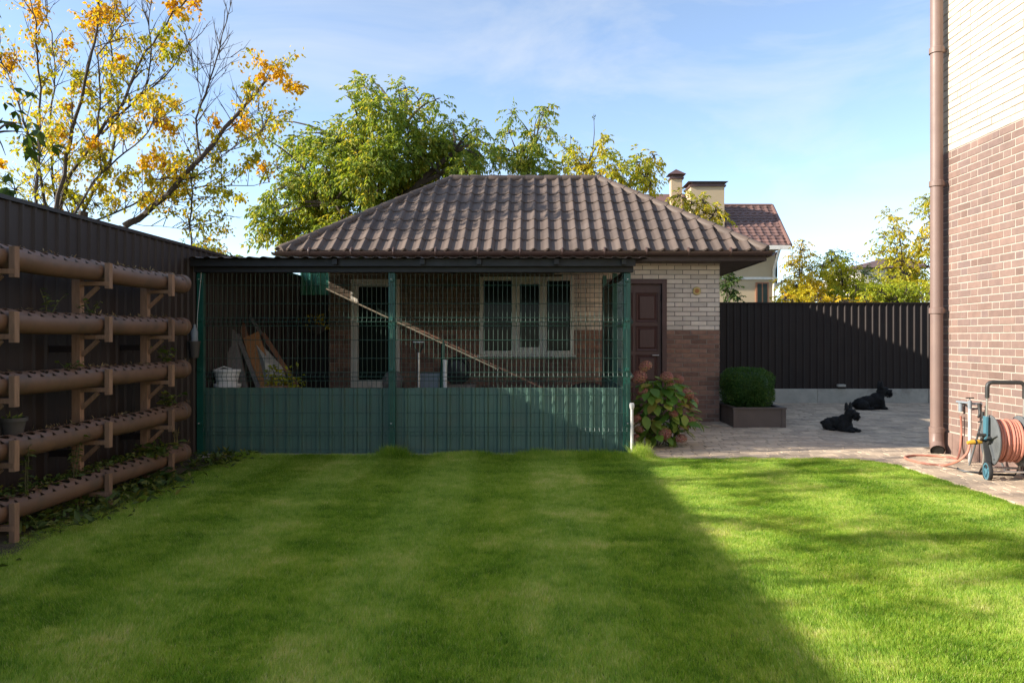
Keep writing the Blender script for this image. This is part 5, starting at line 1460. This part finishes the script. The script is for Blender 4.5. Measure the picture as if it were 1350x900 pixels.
# walnut behind the outbuilding
Yw = 17.5
wal = [(358,296,20),(372,312,15),(352,276,13),(392,300,24),(392,262,24),(418,286,24),(372,248,15),(404,236,22),(392,206,17),(386,182,10),(436,258,26),(430,222,24),(424,190,20),(452,292,20),(452,196,20),(448,168,15),
       (476,240,28),(470,206,22),(474,150,18),(481,115,14),(492,108,9),(462,130,10),(504,268,26),(506,214,26),(500,180,22),(518,150,20),(494,140,14),(536,246,28),(540,202,24),(540,170,18),(524,120,9),(536,118,8),(552,132,9),(572,230,26),(570,194,22),
       (568,160,12),(574,132,8),(600,200,24),(598,226,20),(594,168,14),(620,190,16),(628,172,10),(632,206,14),(616,228,16),(640,192,9),(548,284,20),(490,306,18),(576,260,14),(424,310,14),(340,300,8),(366,222,9),(342,180,6),(352,160,5),(402,128,0)]
wal = [q for q in wal if q[2] > 0]
clump_tree('walnut_tree', 'large green walnut tree with drooping leaves rising left behind the brown tiled roof', P(500, 447, Yw) * Vector((1, 1, 0)) if False else (P(500, 300, Yw).x, Yw, 0),
           [P(492, 320, Yw), P(440, 270, Yw-.3), P(535, 250, Yw+.3), P(480, 200, Yw), P(580, 230, Yw), P(530, 170, Yw), P(600, 200, Yw)],
           clumps_px(wal, Yw, 1.1, 5, 1.5), .125, 'leaf_walnut', 'bark', per_m3=330, seed=11, trunk_r=.17, L=.26)
Yw2 = 18.5
w2 = [(690,200,18),(680,222,16),(706,226,16),(672,176,10),(676,150,9),(700,182,12),(712,150,10),(718,168,9),(722,142,6),(664,196,9),(650,216,9),(730,224,12),(700,210,12),(655,200,6)]
clump_tree('walnut_tree', 'slim green tree with two leafy tops behind the middle of the tiled ridge', (P(694, 300, Yw2).x, Yw2, 0),
           [P(694, 250, Yw2), P(684, 205, Yw2), P(706, 190, Yw2)], clumps_px(w2, Yw2, .5, 8, 1.2), .12, 'leaf_walnut', 'bark', per_m3=400, seed=12, trunk_r=.09, L=.24)
Yw3 = 17.0
w3 = [(760,222,13),(780,228,14),(800,222,14),(796,200,8),(820,226,16),(838,214,14),(852,222,13),(858,242,10),(862,206,9),(848,238,14),(792,184,4),(764,196,6),(768,212,7),(745,222,9),(744,196,5),(832,246,12)]
clump_tree('walnut_tree', 'low yellow-green tree with thin bare whips behind the right end of the ridge', (P(815, 300, Yw3).x, Yw3, 0),
           [P(815, 260, Yw3), P(785, 235, Yw3), P(850, 240, Yw3), P(770, 225, Yw3)], clumps_px(w3, Yw3, .5, 9, 1.3) , .115, 'leaf_lime', 'bark', per_m3=400, seed=13, trunk_r=.08, L=.22)
Yw4 = 16.6
w4 = [(912,270,10),(928,268,9),(930,282,9),(944,278,8),(950,288,7),(904,262,7),(918,284,9),(896,258,6)]
clump_tree('walnut_tree', 'sparse yellowing branch tips rising behind the right hip of the tiled roof', (P(925, 320, Yw4).x, Yw4, 0),
           [P(925, 300, Yw4), P(940, 285, Yw4)], clumps_px(w4, Yw4, .4, 10, 1.3), .10, 'leaf_lime', 'bark', per_m3=400, seed=14, trunk_r=.05, L=.2)
Yw5 = 16.4
w5 = [(958,384,9),(966,374,7),(968,390,7),(956,368,6),(962,362,4)]
clump_tree('bare_shrub', 'small half-bare shrub showing between the outbuilding wall and the cream house', (P(960, 420, Yw5).x, Yw5, 0), [P(960, 398, Yw5)], clumps_px(w5, Yw5, .2, 15, 1), .09, 'leaf_dark', 'bark_dark', per_m3=160, seed=15, trunk_r=.03, L=.14, cat='shrub')

# trees and shrubs beyond the rear fence
def shrub(label, lst, y, material, seed, mul=7.0, name='autumn_shrub', leaf=.085, per=170, L=.16, n_pair=3, dr=1.2, jit=.5, cat='shrub', tr=.05, ratio=.38):
    xs = [q[0] for q in lst]; cx = sum(xs) / len(xs); top = min(q[1] for q in lst)
    return clump_tree(name, label, (P(cx, 400, y).x, y, 0), [P(cx, 415, y), P(cx + 4, (top + 415) / 2, y)], clumps_px(lst, y, jit, seed, dr), leaf, material, 'bark_dark', per_m3=per*mul, seed=seed, trunk_r=tr, L=L, n_pair=n_pair, group='growth beyond the rear fence', cat=cat, ratio=ratio)
shrub('airy pale yellow shrub with a tall top right of the cream house', [(1056,330,8),(1062,340,10),(1050,346,11),(1066,356,10),(1054,362,12),(1046,376,12),(1062,376,12),(1058,318,5),(1044,350,8),(1040,390,10),(1030,372,7)], 18.5, 'leaf_yellow', 21, per=110)
shrub('golden orange shrub low above the rear fence near the cream house', [(1040,386,11),(1056,390,12),(1072,386,12),(1030,392,8),(1066,372,10),(1082,392,11),(1050,378,9)], 17.6, 'leaf_yellow', 22, per=260)
shrub('dense yellow-green bush in the middle of the growth above the rear fence', [(1090,370,12),(1102,356,11),(1112,368,13),(1100,382,14),(1122,362,10),(1118,384,13),(1084,352,8),(1130,378,11),(1096,344,8),(1104,338,6),(1128,390,11)], 18.2, 'leaf_yellowgreen', 23, per=240)
shrub('dark green conifer-like bush peeping out behind the yellow bushes', [(1078,352,7),(1096,342,7),(1100,334,5),(1112,344,7),(1124,348,6),(1140,362,8),(1146,374,9),(1138,386,9)], 20.0, 'leaf_dark', 24, per=240)
shrub('bright lime bush directly above the rear fence in front of the tall slim tree', [(1150,388,12),(1168,376,12),(1164,390,12),(1182,386,13),(1200,380,13),(1196,392,11),(1214,388,11),(1178,366,9)], 17.4, 'leaf_yellowgreen', 25, per=300, leaf=.075)
shrub('tall slim tree with drooping pale green leaves above the rear fence', [(1172,288,7),(1176,302,9),(1168,316,10),(1186,312,9),(1162,334,9),(1178,330,11),(1194,326,9),(1186,348,12),(1168,352,10),(1204,346,10),(1196,364,12),(1212,362,9),(1208,330,7)], 19.0, 'leaf_lime', 26, 3.2, name='slim_tree', leaf=.12, per=110, L=.24, n_pair=4, cat='tree', tr=.06)
shrub('leafy young tree half hidden behind the brown downpipe', [(1222,262,6),(1220,282,9),(1226,300,9),(1218,316,8),(1226,332,10),(1222,352,10),(1228,372,12),(1236,290,12),(1240,330,14),(1238,260,9)], 18.6, 'leaf_lime', 27, 3.2, name='slim_tree', leaf=.12, per=120, L=.24, n_pair=4, cat='tree', tr=.06)

shrub('low golden hedge growth running just above the rear fence', [(x, 394 + (i % 3) * 3, 9) for i, x in enumerate(range(1034, 1150, 11))], 17.0, 'leaf_yellow', 28, per=120, name='autumn_hedge', cat='hedge')
shrub('low lime hedge growth above the rear fence below the tall slim tree', [(x, 386 + (i % 3) * 5, 11) for i, x in enumerate(range(1128, 1236, 11))], 16.9, 'leaf_yellowgreen', 29, per=120, name='autumn_hedge', cat='hedge')
# ------------------------------------------------------------------ autumn tree over the left fence
K = 400 / 1091.0
def C(x, y, d): return P(x * K, y * K, d)
Ya = 12.0
branches = [
    ([(180,860),(240,640),(350,490),(440,370),(520,190),(600,90),(680,-20)], .058, 0.2),
    ([(200,780),(240,560),(270,420),(330,220),(345,130),(355,20),(360,-60)], .055, -.3),
    ([(360,480),(470,380),(600,270),(690,150)], .035, .5),
    ([(130,760),(140,600),(142,450),(140,250),(130,80),(100,-40)], .040, -.8),
    ([(160,740),(130,560),(90,440),(50,330),(25,250),(-20,170)], .040, .3),
    ([(300,760),(390,600),(430,430),(405,260),(400,120),(425,-30)], .045, .9),
    ([(445,815),(520,770),(600,700),(720,570),(850,410),(965,290),(1010,250)], .095, .0),
    ([(600,700),(740,665),(880,668),(970,655)], .022, .4),
    ([(715,575),(705,430),(740,330),(775,220),(815,80),(835,-5)], .030, -.2),
    ([(690,905),(690,760),(688,660),(695,560)], .030, .1),
    ([(330,800),(480,735),(620,630),(740,560),(880,520),(960,450)], .030, .6),
    ([(210,800),(190,600),(180,420),(200,280),(180,120),(165,-20)], .035, .5),
    ([(260,790),(330,650),(420,570),(520,500),(560,430),(640,390)], .030, -.6),
    ([(350,490),(360,330),(350,200),(420,100),(490,20)], .028, -.2),
    ([(440,370),(520,330),(545,200),(535,60),(545,-30)], .028, .2),
    ([(560,640),(700,640),(800,560),(940,470),(960,440)], .018, -.3),
    ([(800,470),(870,430),(930,400)], .012, .2), ([(740,330),(700,270),(690,230)], .010, 0), ([(770,240),(700,220),(670,180)], .008, .1), ([(775,220),(840,205)], .008, .1),
    ([(690,700),(780,740),(800,790)], .008, .2), ([(600,720),(700,760),(740,880)], .010, .3), ([(450,800),(640,820),(700,830)], .010, .2),
]
rr = random.Random(31)
wood = MB(); twig_ends = []
def polyline(pts, r, twigs=True):
    n = len(pts); wood.tube(pts, [max(.004, r * .60 * (1 - .75 * i / (n - 1))) for i in range(n)], 7)
    if not twigs: return
    Ltot = sum((pts[i+1] - pts[i]).length for i in range(n-1))
    for k in range(int(Ltot * 7.0)):
        i = rr.randrange(n - 1); s = rr.random(); p = pts[i].lerp(pts[i+1], s); d = (pts[i+1] - pts[i]).normalized()
        dv = (d * .7 + Vector((rr.gauss(0, .55), rr.gauss(0, .55), rr.uniform(.1, .9)))).normalized(); L_ = rr.uniform(.2, .75) * (1.2 if i < n/2 else .8)
        e = p + dv * L_
        q = [p, p.lerp(e, .5) + Vector((rr.gauss(0, .02), rr.gauss(0, .02), .02)), e]
        wood.tube(q, [.0075, .0055, .0028], 4, cap=False)
        twig_ends.append(e)
        for _ in range(rr.randrange(1, 4)):
            s2 = rr.uniform(.25, .95); p2 = p.lerp(e, s2); d2 = (dv + Vector((rr.gauss(0, .6), rr.gauss(0, .6), rr.uniform(-.1, .8)))).normalized()
            e2 = p2 + d2 * rr.uniform(.1, .35); wood.tube([p2, e2], [.0045, .002], 3, cap=False); twig_ends.append(e2)
tree_base = Vector((C(230, 800, Ya).x, Ya, 0))
at = thing('autumn_tree', 'spreading autumn tree with sparse yellow and orange leaves behind the tall fence', 'tree', tree_base)
for pts, r, dz in branches:
    q = [C(x, y, Ya + dz + .25 * math.sin(i * 1.7 + dz * 3)) for i, (x, y) in enumerate(pts)]
    sm_ = []
    for i in range(len(q) - 1):
        for k in range(3): sm_.append(q[i].lerp(q[i+1], k / 3) + Vector((rr.gauss(0, .012), rr.gauss(0, .02), rr.gauss(0, .012))))
    sm_.append(q[-1]); polyline(sm_, r)
for (x, y) in ((180,860),(445,815),(300,760),(690,905),(130,760),(330,800)):
    e = C(x, y, Ya); wood.tube([tree_base + Vector((random.uniform(-.1,.1), 0, -.06)), tree_base.lerp(e, .5) + Vector((0, 0, .2)), e], [.12, .10, .07], 8)
wood.build('trunk', M['bark_dark'], at, smooth=True)
def leafclump(lst, material, dens, seed, name='foliage'):
    r2 = random.Random(seed); pos, dd, sz = [], [], []
    tw = MB()
    for (x, y, r) in lst:
        d = Ya + r2.uniform(-.7, .9); c = C(x, y, d); rm = r * 1.5 * K * d / F
        for k in range(max(4, int(dens * rm * 15))):
            v = Vector((r2.gauss(0, 1), r2.gauss(0, 1), r2.gauss(0, 1))).normalized(); e = c + v * rm * r2.uniform(.3, 1.25)
            a = c + v * rm * .1; tw.tube([a, e], [.004, .002], 3, cap=False)
            for q in range(6):
                p = a.lerp(e, r2.uniform(.2, 1.1)) + Vector((r2.gauss(0, .025), r2.gauss(0, .025), r2.gauss(0, .02)))
                pos.append(p); dd.append((r2.gauss(0, .5), r2.gauss(0, .5), -.6 + r2.gauss(0, .35))); sz.append(r2.uniform(.05, .095))
    leaves(name, M[material], at, pos, dd, sz, .62, droop=.1)
    tag(tw.build('twig', M['bark_dark'], at), kind='stuff')
def vn(x, y): return noise.noise(Vector((x * .006, y * .006, 3.3))) > .12
def twig_leaves(material, pick, seed):
    r2 = random.Random(seed); pos, dd, sz = [], [], []
    for e in twig_ends:
        px, py = (e.x * F / e.y + VX) / K, (VY - (e.z - CAM_H) * F / e.y) / K
        if r2.random() > pick(px, py): continue
        for q in range(r2.randrange(5, 13)):
            pos.append(e + Vector((r2.gauss(0, .06), r2.gauss(0, .06), r2.gauss(-.03, .06)))); dd.append((r2.gauss(0, .5), r2.gauss(0, .5), -.6 + r2.gauss(0, .35))); sz.append(r2.uniform(.045, .085))
    leaves('foliage', M[material], at, pos, dd, sz, .62, droop=.1)
bare = lambda x, y: .04 if 660 < x < 860 and y < 480 else 1.0
twig_leaves('leaf_lime', lambda x, y: bare(x, y) * (.10 + .62 * min(1, max(0, (y - 150) / 400))), 71)
twig_leaves('leaf_yellow', lambda x, y: bare(x, y) * (.42 if vn(x + 300, y) else .12), 73)
twig_leaves('leaf_orange', lambda x, y: bare(x, y) * (.34 if vn(x, y) else .05), 72)
leafclump([(340,70,42),(380,50,40),(420,40,34),(330,110,26),(120,25,38),(135,60,20),(28,200,34),(20,240,24),(630,15,40),(700,0,36),(650,50,16),(995,265,36),(1040,300,28),(1075,318,22),(950,230,20),(940,270,15),(590,440,36),(615,460,24),(560,430,22),(555,560,38),(590,590,28),(520,590,30),(780,435,20),(880,440,24),(850,460,18),(250,150,22),(240,380,16),(5,580,15),(430,200,14),(945,598,14),(350,520,26),(230,470,22)], 'leaf_orange', 5.5, 41)
leafclump([(290,270,34),(275,300,26),(330,340,28),(580,150,28),(610,195,32),(640,160,20),(600,110,18),(440,240,34),(400,290,28),(520,350,30),(560,370,34),(620,365,24),(190,480,34),(90,520,32),(340,560,40),(300,540,24),(480,460,32),(430,450,28),(640,650,34),(660,690,34),(620,700,26),(690,620,20),(760,680,24),(815,695,26),(860,708,16),(780,570,26),(755,480,14),(910,560,24),(895,590,18),(805,515,16),(250,690,32),(290,720,28),(400,720,34),(360,680,28),(440,660,26),(160,280,22),(175,320,16),(470,620,32),(540,640,26),(120,590,24),(890,300,14),(900,340,12),(510,720,24),(380,610,26),(230,640,20),(330,430,22),(520,140,14)], 'leaf_lime', 5.5, 42)
# a second, leafier green tree just outside the frame on the left; a few of its leaves hang into view
Yl = 6.4
lt = [((-4.78, 6.7, 3.12), .27), ((-5.0, 6.75, 3.5), .3), ((-5.3, 6.6, 3.7), .34)]
r5 = random.Random(77)
for i in range(26): lt.append(((r5.uniform(-7.4, -5.4), r5.uniform(2.2, 7.2), r5.uniform(3.1, 5.3)), r5.uniform(.22, .42)))
clump_tree('green_tree', 'dark green leaves of a tree at the left beyond the tall fence', (-6.3, 5.2, 0), [(-6.3, 5.2, 2.2), (-5.8, 6.2, 3.0), (-6.3, 4.4, 3.4), (-6.4, 5.4, 4.0), (-6.6, 3.2, 4.0)], [(Vector(c), r) for c, r in lt], .13, 'leaf_dark', 'bark', per_m3=60, seed=51, trunk_r=.10, L=.22, n_pair=2, ratio=.5)
# low scrub seen over the fence at the far left corner
clump_tree('hedge_scrub', 'low leafy scrub peeping over the far end of the tall fence', (P(262, 400, 15.5).x, 15.5, 0), [P(262, 380, 15.5), P(300, 360, 15.5)], clumps_px([(262,322,8),(275,330,7),(290,330,6),(250,328,7),(308,338,5),(325,342,4)], 15.5, .3, 61, 1), .09, 'leaf_walnut', 'bark_dark', per_m3=120, seed=61, trunk_r=.04, L=.15, cat='shrub')
clump_tree('hedge_scrub', 'grey-green scrub above the tall fence at the foot of the autumn tree', (P(60, 400, 12.6).x, 12.6, 0), [P(60, 300, 12.6), P(95, 290, 12.6)], clumps_px([(20,250,13),(48,258,11),(75,262,10),(100,266,11),(125,270,8),(5,240,12),(60,245,8)], 12.6, .3, 62, 1), .07, 'leaf_lime', 'bark_dark', per_m3=120, seed=62, trunk_r=.05, L=.15, cat='shrub')

# bare whips above the low tree
def whip(px, y0, y1, d, label):
    a, b = P(px, y0, d), P(px + 3, y1, d); t_ = thing('bare_whip', label, 'twig', (a.x, a.y, 0))
    MB().tube([(a.x, a.y, -.05), a, a.lerp(b, .6) + Vector((.03, 0, 0)), b], [.02, .014, .009, .004], 5).build('stem', M['bark_dark'], t_)
    leaves('tip_leaves', M['leaf_dark'], t_, [b + Vector((random.gauss(0,.03), 0, -random.uniform(0,.1))) for _ in range(5)], [(random.gauss(0,1), 0, -.6) for _ in range(5)], [.07]*5, .5)
whip(780, 215, 150, 17.2, 'tall bare whip standing above the low yellow-green tree')
whip(749, 215, 178, 17.4, 'short bare whip at the left side of the low yellow-green tree')

# ================================================================== HOUSES BEHIND
def far_house():
    D = 30.0
    t = thing('far_house', 'cream rendered house with red-brown roof and two chimneys behind the outbuilding', 'house', (P(980, 400, D).x, D, 0))
    xr = P(1022, 400, D).x; xl = xr - 9.0; ez = P(1000, 326, D).z; yb = D + 7.0
    wl_ = MB().box((xl, D, -.05), (xr, yb, ez)).build('wall', M['render_cream'], t)
    zb = P(1000, 367, D).z
    MB().box((xl-.02, D-.06, zb-.05), (xr+.06, D-.002, zb+.05)).build('string_course', M['trim_white'], wl_)
    ex = P(1042, 322, D-.6).x; ry = D + 3.2; rzz = P(1000, 272, ry).z
    rgx = P(1018, 272, ry).x
    rf = MB(); e0 = ez - .02; x_l = xl - .7
    rf.add([(x_l, D-.6, e0), (ex, D-.6, e0), (ex, yb+.6, e0), (x_l, yb+.6, e0), (rgx, ry, rzz), (x_l+3.5, ry, rzz)], [(0,1,4,5),(1,2,4),(2,3,5,4),(3,0,5),(3,2,1,0)])
    ro = rf.build('roof', M['roof_red'], t)
    # courses of tiles on the visible slope
    run = Vector((0, ry-(D-.6), rzz-e0)); Ls = run.length; up = run.normalized(); nr = Vector((1,0,0)).cross(up).normalized()
    rows = 14; px_l = P(905, 300, D).x
    for i in range(rows):
        f0, f1 = i / rows, (i + 1) / rows
        xa = px_l; xb = ex + (rgx - ex) * (f0 + f1) / 2
        p0 = Vector((0, D-.6, e0)) + up * Ls * f0; p1 = Vector((0, D-.6, e0)) + up * Ls * f1
        n = int((xb - xa) / .10); vs_, fs_ = [], []
        for k in range(n + 1):
            x = xa + (xb - xa) * k / n; h = .035 * (k % 3 == 1) + .01
            a_ = p0 + nr * (h + .03); b_ = p1 + nr * (h + .005); c_ = p0 + nr * .002
            vs_ += [(x, c_.y, c_.z), (x, a_.y, a_.z), (x, b_.y, b_.z)]
        for k in range(n): fs_ += [(3*k, 3*k+3, 3*k+4, 3*k+1), (3*k+1, 3*k+4, 3*k+5, 3*k+2)]
        MB().add(vs_, fs_).build('tile_course', M['roof_red'], ro)
    MB().tube([(x_l+3.5, ry, rzz+.02), (rgx, ry, rzz+.02)], .09, 8).build('ridge_cap', M['roof_red'], ro, smooth=True)
    MB().tube([(rgx, ry, rzz+.02), (ex, D-.6, e0+.03)], .08, 8).build('hip_cap', M['roof_red'], ro, smooth=True)
    MB().box((x_l, D-.66, e0-.14), (ex, D-.601, e0+.02)).build('gutter', M['trim_white'], t)
    # main roof to the left behind the ridge
    q = P(900, 262, 33.5); apex = Vector((P(886, 250, 34).x, 34.0, P(886, 256, 34).z))
    MB().add([(apex.x-3, 34, apex.z), (apex.x+.6, 34, apex.z), (P(965, 305, 31.5).x, 31.5, P(965, 300, 31.5).z), (apex.x-3, 31.0, P(900, 305, 31).z), (P(965, 305, 31.5).x, 36.5, P(965, 300, 31.5).z), (apex.x-3, 37, P(900, 305, 31).z)], [(0,3,2,1),(1,2,4),(0,1,4,5),(0,5,3),(3,5,4,2)]).build('upper_roof', M['roof_red'], t)
    for (x0, x1, ytop, ycap, yb2, d, ov) in ((885, 899.5, 236, 222, 300, 32.0, .14), (911, 955, 246, 236, 310, 31.0, .14)):
        a_, b_ = P(x0, ytop, d), P(x1, ytop, d); bot = P(x0, yb2, d).z - .9
        dp_ = min(1.2, (b_.x - a_.x) * .9)
        ch = MB().box((a_.x, d, bot), (b_.x, d + dp_, a_.z)).build('chimney', M['render_cream'], ro)
        MB().box((a_.x-.06, d-.06, a_.z+.001), (b_.x+.06, d+dp_+.06, a_.z+.07)).build('chimney_band', M['chimney_cap'], ch)
        MB().box((a_.x+.05, d+.05, a_.z+.07), (b_.x-.05, d+dp_-.05, a_.z+.20)).build('chimney_vent', M['chimney_cap'], ch)
        tz = P(x0, ycap, d).z; mx_ = (a_.x + b_.x) / 2; w2_ = max(.0, (b_.x - a_.x) / 2 - .25)
        z0_ = a_.z + .19
        MB().add([(a_.x-ov, d-ov, z0_), (b_.x+ov, d-ov, z0_), (b_.x+ov, d+dp_+ov, z0_), (a_.x-ov, d+dp_+ov, z0_), (mx_-w2_, d+dp_*.5-.05, tz), (mx_+w2_, d+dp_*.5-.05, tz), (mx_+w2_, d+dp_*.5+.05, tz), (mx_-w2_, d+dp_*.5+.05, tz)],
                 [(3,2,1,0),(4,5,6,7),(0,1,5,4),(1,2,6,5),(2,3,7,6),(3,0,4,7)]).build('chimney_cap', M['chimney_cap'], ch)
    # windows and downpipe
    a_, b_ = P(998, 374, D), P(1011, 412, D)
    wn_ = MB().box((a_.x-.06, D-.05, b_.z-.06), (b_.x+.06, D-.001, a_.z+.06)).build('window', M['board_brown'], wl_)
    MB().box((a_.x, D-.058, b_.z), ((a_.x+b_.x)/2-.025, D-.051, a_.z)).build('pane', M['glass_dark'], wn_); MB().box(((a_.x+b_.x)/2+.025, D-.058, b_.z), (b_.x, D-.051, a_.z)).build('pane', M['glass_dark'], wn_)
    x_ = P(1019.5, 340, D).x
    MB().tube([(x_+.06, D-.62, ez-.10), (x_+.02, D-.5, ez-.35), (x_, D-.08, ez-.9), (x_, D-.08, 0)], .055, 10).build('downpipe', M['trim_white'], t, smooth=True)
    # bay at the right side
    bx_ = MB().box((xr+.001, D+.5, P(0, 372, D).z), (xr+.25, D+2.2, P(0, 330, D).z)).build('bay_window', M['chimney_cap'], t)
    MB().box((xr+.03, D+.49, P(0, 366, D).z), (xr+.22, D+.499, P(0, 336, D).z)).build('pane', M['glass_dark'], bx_)
    MB().box((xr+.0, D+.45, P(0, 376, D).z), (xr+.32, D+2.25, P(0, 372.2, D).z)).build('bay_sill', M['trim_white'], bx_)
    MB().box((xr+.252, D+.8, P(0, 366, D).z), (xr+.258, D+1.9, P(0, 336, D).z)).build('pane', M['glass_dark'], bx_)
far_house()
D2 = 48.0
t = thing('distant_house', 'distant house with brown hip roof low behind the bushes', 'house', (P(1165, 400, D2).x, D2, 0))
a_, b_ = P(1128, 352, D2), P(1230, 352, D2)
MB().box((a_.x+.6, D2+.6, -.05), (b_.x-.6, D2+7, a_.z)).build('wall', M['trim_white'], t)
tz = P(1165, 343, D2+3).z + .5
MB().add([(a_.x, D2, a_.z-.02), (b_.x, D2, a_.z-.02), (b_.x, D2+7.6, a_.z-.02), (a_.x, D2+7.6, a_.z-.02), (P(1166, 340, D2+3.8).x, D2+3.8, P(1166, 340, D2+3.8).z), (P(1200, 340, D2+3.8).x, D2+3.8, P(1166, 340, D2+3.8).z)], [(0,1,5,4),(1,2,5),(2,3,4,5),(3,0,4),(3,2,1,0)]).build('roof', M['roof_red'], t)
for x in (1180, 1200):
    p_ = P(x, 364, D2+.6); MB().box((p_.x-.5, D2+.56, p_.z-.5), (p_.x+.5, D2+.599, p_.z+.5)).build('window', M['glass_dark'], t)

# ================================================================== LAWN GRASS
def grass_material():
    m, n, l = node_mat('grass_blade')
    o = n.new('ShaderNodeOutputMaterial'); b = n.new('ShaderNodeBsdfPrincipled'); tr = n.new('ShaderNodeBsdfTranslucent')
    at_ = n.new('ShaderNodeAttribute'); at_.attribute_name = 'tone'
    c = ramp(n, l, at_.outputs['Fac'], [(0.0, (.08,.18,.018)), (.25, (.18,.34,.034)), (.5, (.325,.50,.055)), (.76, (.52,.60,.11)), (1.0, (.74,.68,.34))])
    l.new(c, b.inputs['Base Color']); b.inputs['Roughness'].default_value = .5; b.inputs['Specular IOR Level'].default_value = .3
    l.new(mixc(n, l, 1.0, c, (1.2, 1.15, .6), 'MULTIPLY'), tr.inputs['Color'])
    ms = n.new('ShaderNodeMixShader'); ms.inputs[0].default_value = .45
    l.new(b.outputs[0], ms.inputs[1]); l.new(tr.outputs[0], ms.inputs[2]); l.new(ms.outputs[0], o.inputs['Surface'])
    return m
def vnoise(x, y, s, seed):
    """Cheap smooth 2-D noise on arrays."""
    r = np.random.default_rng(seed); g_ = r.uniform(0, 1, (256, 256)); u, v = (x * s) % 256, (y * s) % 256
    i, j = np.floor(u).astype(int), np.floor(v).astype(int); fu, fv = u - i, v - j; fu = fu*fu*(3-2*fu); fv = fv*fv*(3-2*fv); i2, j2 = (i+1) % 256, (j+1) % 256; i, j = i % 256, j % 256
    return (g_[i, j]*(1-fu) + g_[i2, j]*fu)*(1-fv) + (g_[i, j2]*(1-fu) + g_[i2, j2]*fu)*fv
NB = 2000000
gx = rng.uniform(FX + .26, LAWN_R + .06, int(NB * 1.25)); gy = 1.7 + (8.29 - 1.7) * rng.uniform(0, 1, len(gx)) ** 1.12
edge = np.array([lawn_edge(float(q)) for q in np.linspace(1.7, 8.3, 400)]); ed = np.interp(gy, np.linspace(1.7, 8.3, 400), edge) + rng.normal(0, .018, len(gx)) + .02 * np.sin(gy * 23)
ok = (gx < ed) & ~((gx > 1.25) & (gy > 8.19 + .02*np.sin(gx*17)) ) & (gx > FX + .30 + .14 * vnoise(gx, gy, 3.1, 5) + rng.exponential(.05, len(gx)) )
# keep only what a camera near this one could see
ok &= (gx > -.80 * gy - .5) & (gx < .74 * gy + .8)
gx, gy = gx[ok], gy[ok]; nb = len(gx)
big = vnoise(gx, gy, .9, 1) * .20 + vnoise(gx, gy, 2.3, 2) * .2 + vnoise(gx + gy*.4, gy*2.2, 2.6, 3) * .25 + vnoise(gx, gy, 8, 4) * .26 + vnoise(gx, gy, 19, 24) * .24 + vnoise(gx, gy, 46, 25) * .34 + vnoise(gx + 7, gy, 83, 26) * .34
dry = vnoise(gx*.7 + 3, gy*1.6, 2.1, 8) * .6 + vnoise(gx, gy, 6.5, 9) * .4
hgt = .012 + .009 * vnoise(gx, gy, 7, 6) + .009 * rng.uniform(0, 1, nb) + .010 * vnoise(gx, gy, 24, 11) + .010 * vnoise(gx, gy, 60, 27)
near_wall = np.clip((gy - 8.08) / .2, 0, 1) * (gx < 1.2); hgt += near_wall * (.03 + .09 * np.clip(vnoise(gx, gy, 3.2, 12) - .45, 0, 1) * 2)
for (tx, ty, ts, th_) in ((-1.60, 8.24, .08, .08), (1.16, 8.17, .10, .20), (-1.46, 8.26, .09, .07), (.35, 8.26, .3, .06), (.75, 8.27, .2, .07)):
    hgt += th_ * np.exp(-((gx-tx)**2 + (gy-ty)**2) / (ts*ts)) * rng.uniform(.3, 1, nb)
stripe = np.tanh(np.sin((gx + .12 * vnoise(gx, gy, .5, 21)) * 2 * np.pi / 1.05) * 2.5)
tone = -.37 + .74 * big + .065 * stripe + .46 * rng.uniform(0, 1, nb) ** 1.8 + .55 * np.clip(dry - .60, 0, 1) * 2 * rng.uniform(.2, 1, nb)
straw = rng.uniform(0, 1, nb) < (.045 + .25 * np.clip(dry - .55, 0, 1)); tone = np.where(straw, rng.uniform(.75, 1, nb), tone)
tone = np.where(hgt > .09, tone * .95, tone)
az = rng.uniform(0, 2*np.pi, nb); ln = np.abs(rng.normal(.42, .30, nb))
comb = (vnoise(gx*.6, gy*.25, 2.2, 14) - .5) * 1.4
dxv = np.cos(az) * ln + comb * .35; dyv = np.sin(az) * ln + .30 * stripe
w = .0014 + .0011 * rng.uniform(0, 1, nb) + .0009 * np.clip((gy - 4) / 4, 0, 1)
sa = rng.uniform(0, np.pi, nb); sxv, syv = np.cos(sa) * w, np.sin(sa) * w
base = np.stack([gx, gy, np.full(nb, -.004)], 1); tip = base + np.stack([dxv*hgt, dyv*hgt, hgt], 1)
V = np.stack([base + np.stack([sxv, syv, np.zeros(nb)], 1), base - np.stack([sxv, syv, np.zeros(nb)], 1), tip], 1).reshape(-1, 3)
gme = np_mesh('grass', V, np.arange(nb*3).reshape(-1, 3), {'tone': np.repeat(np.clip(tone, 0, 1), 3)})
tag(link('grass', gme, grass_material(), None), 'mown green lawn grass with pale dry patches', 'grass', kind='stuff')
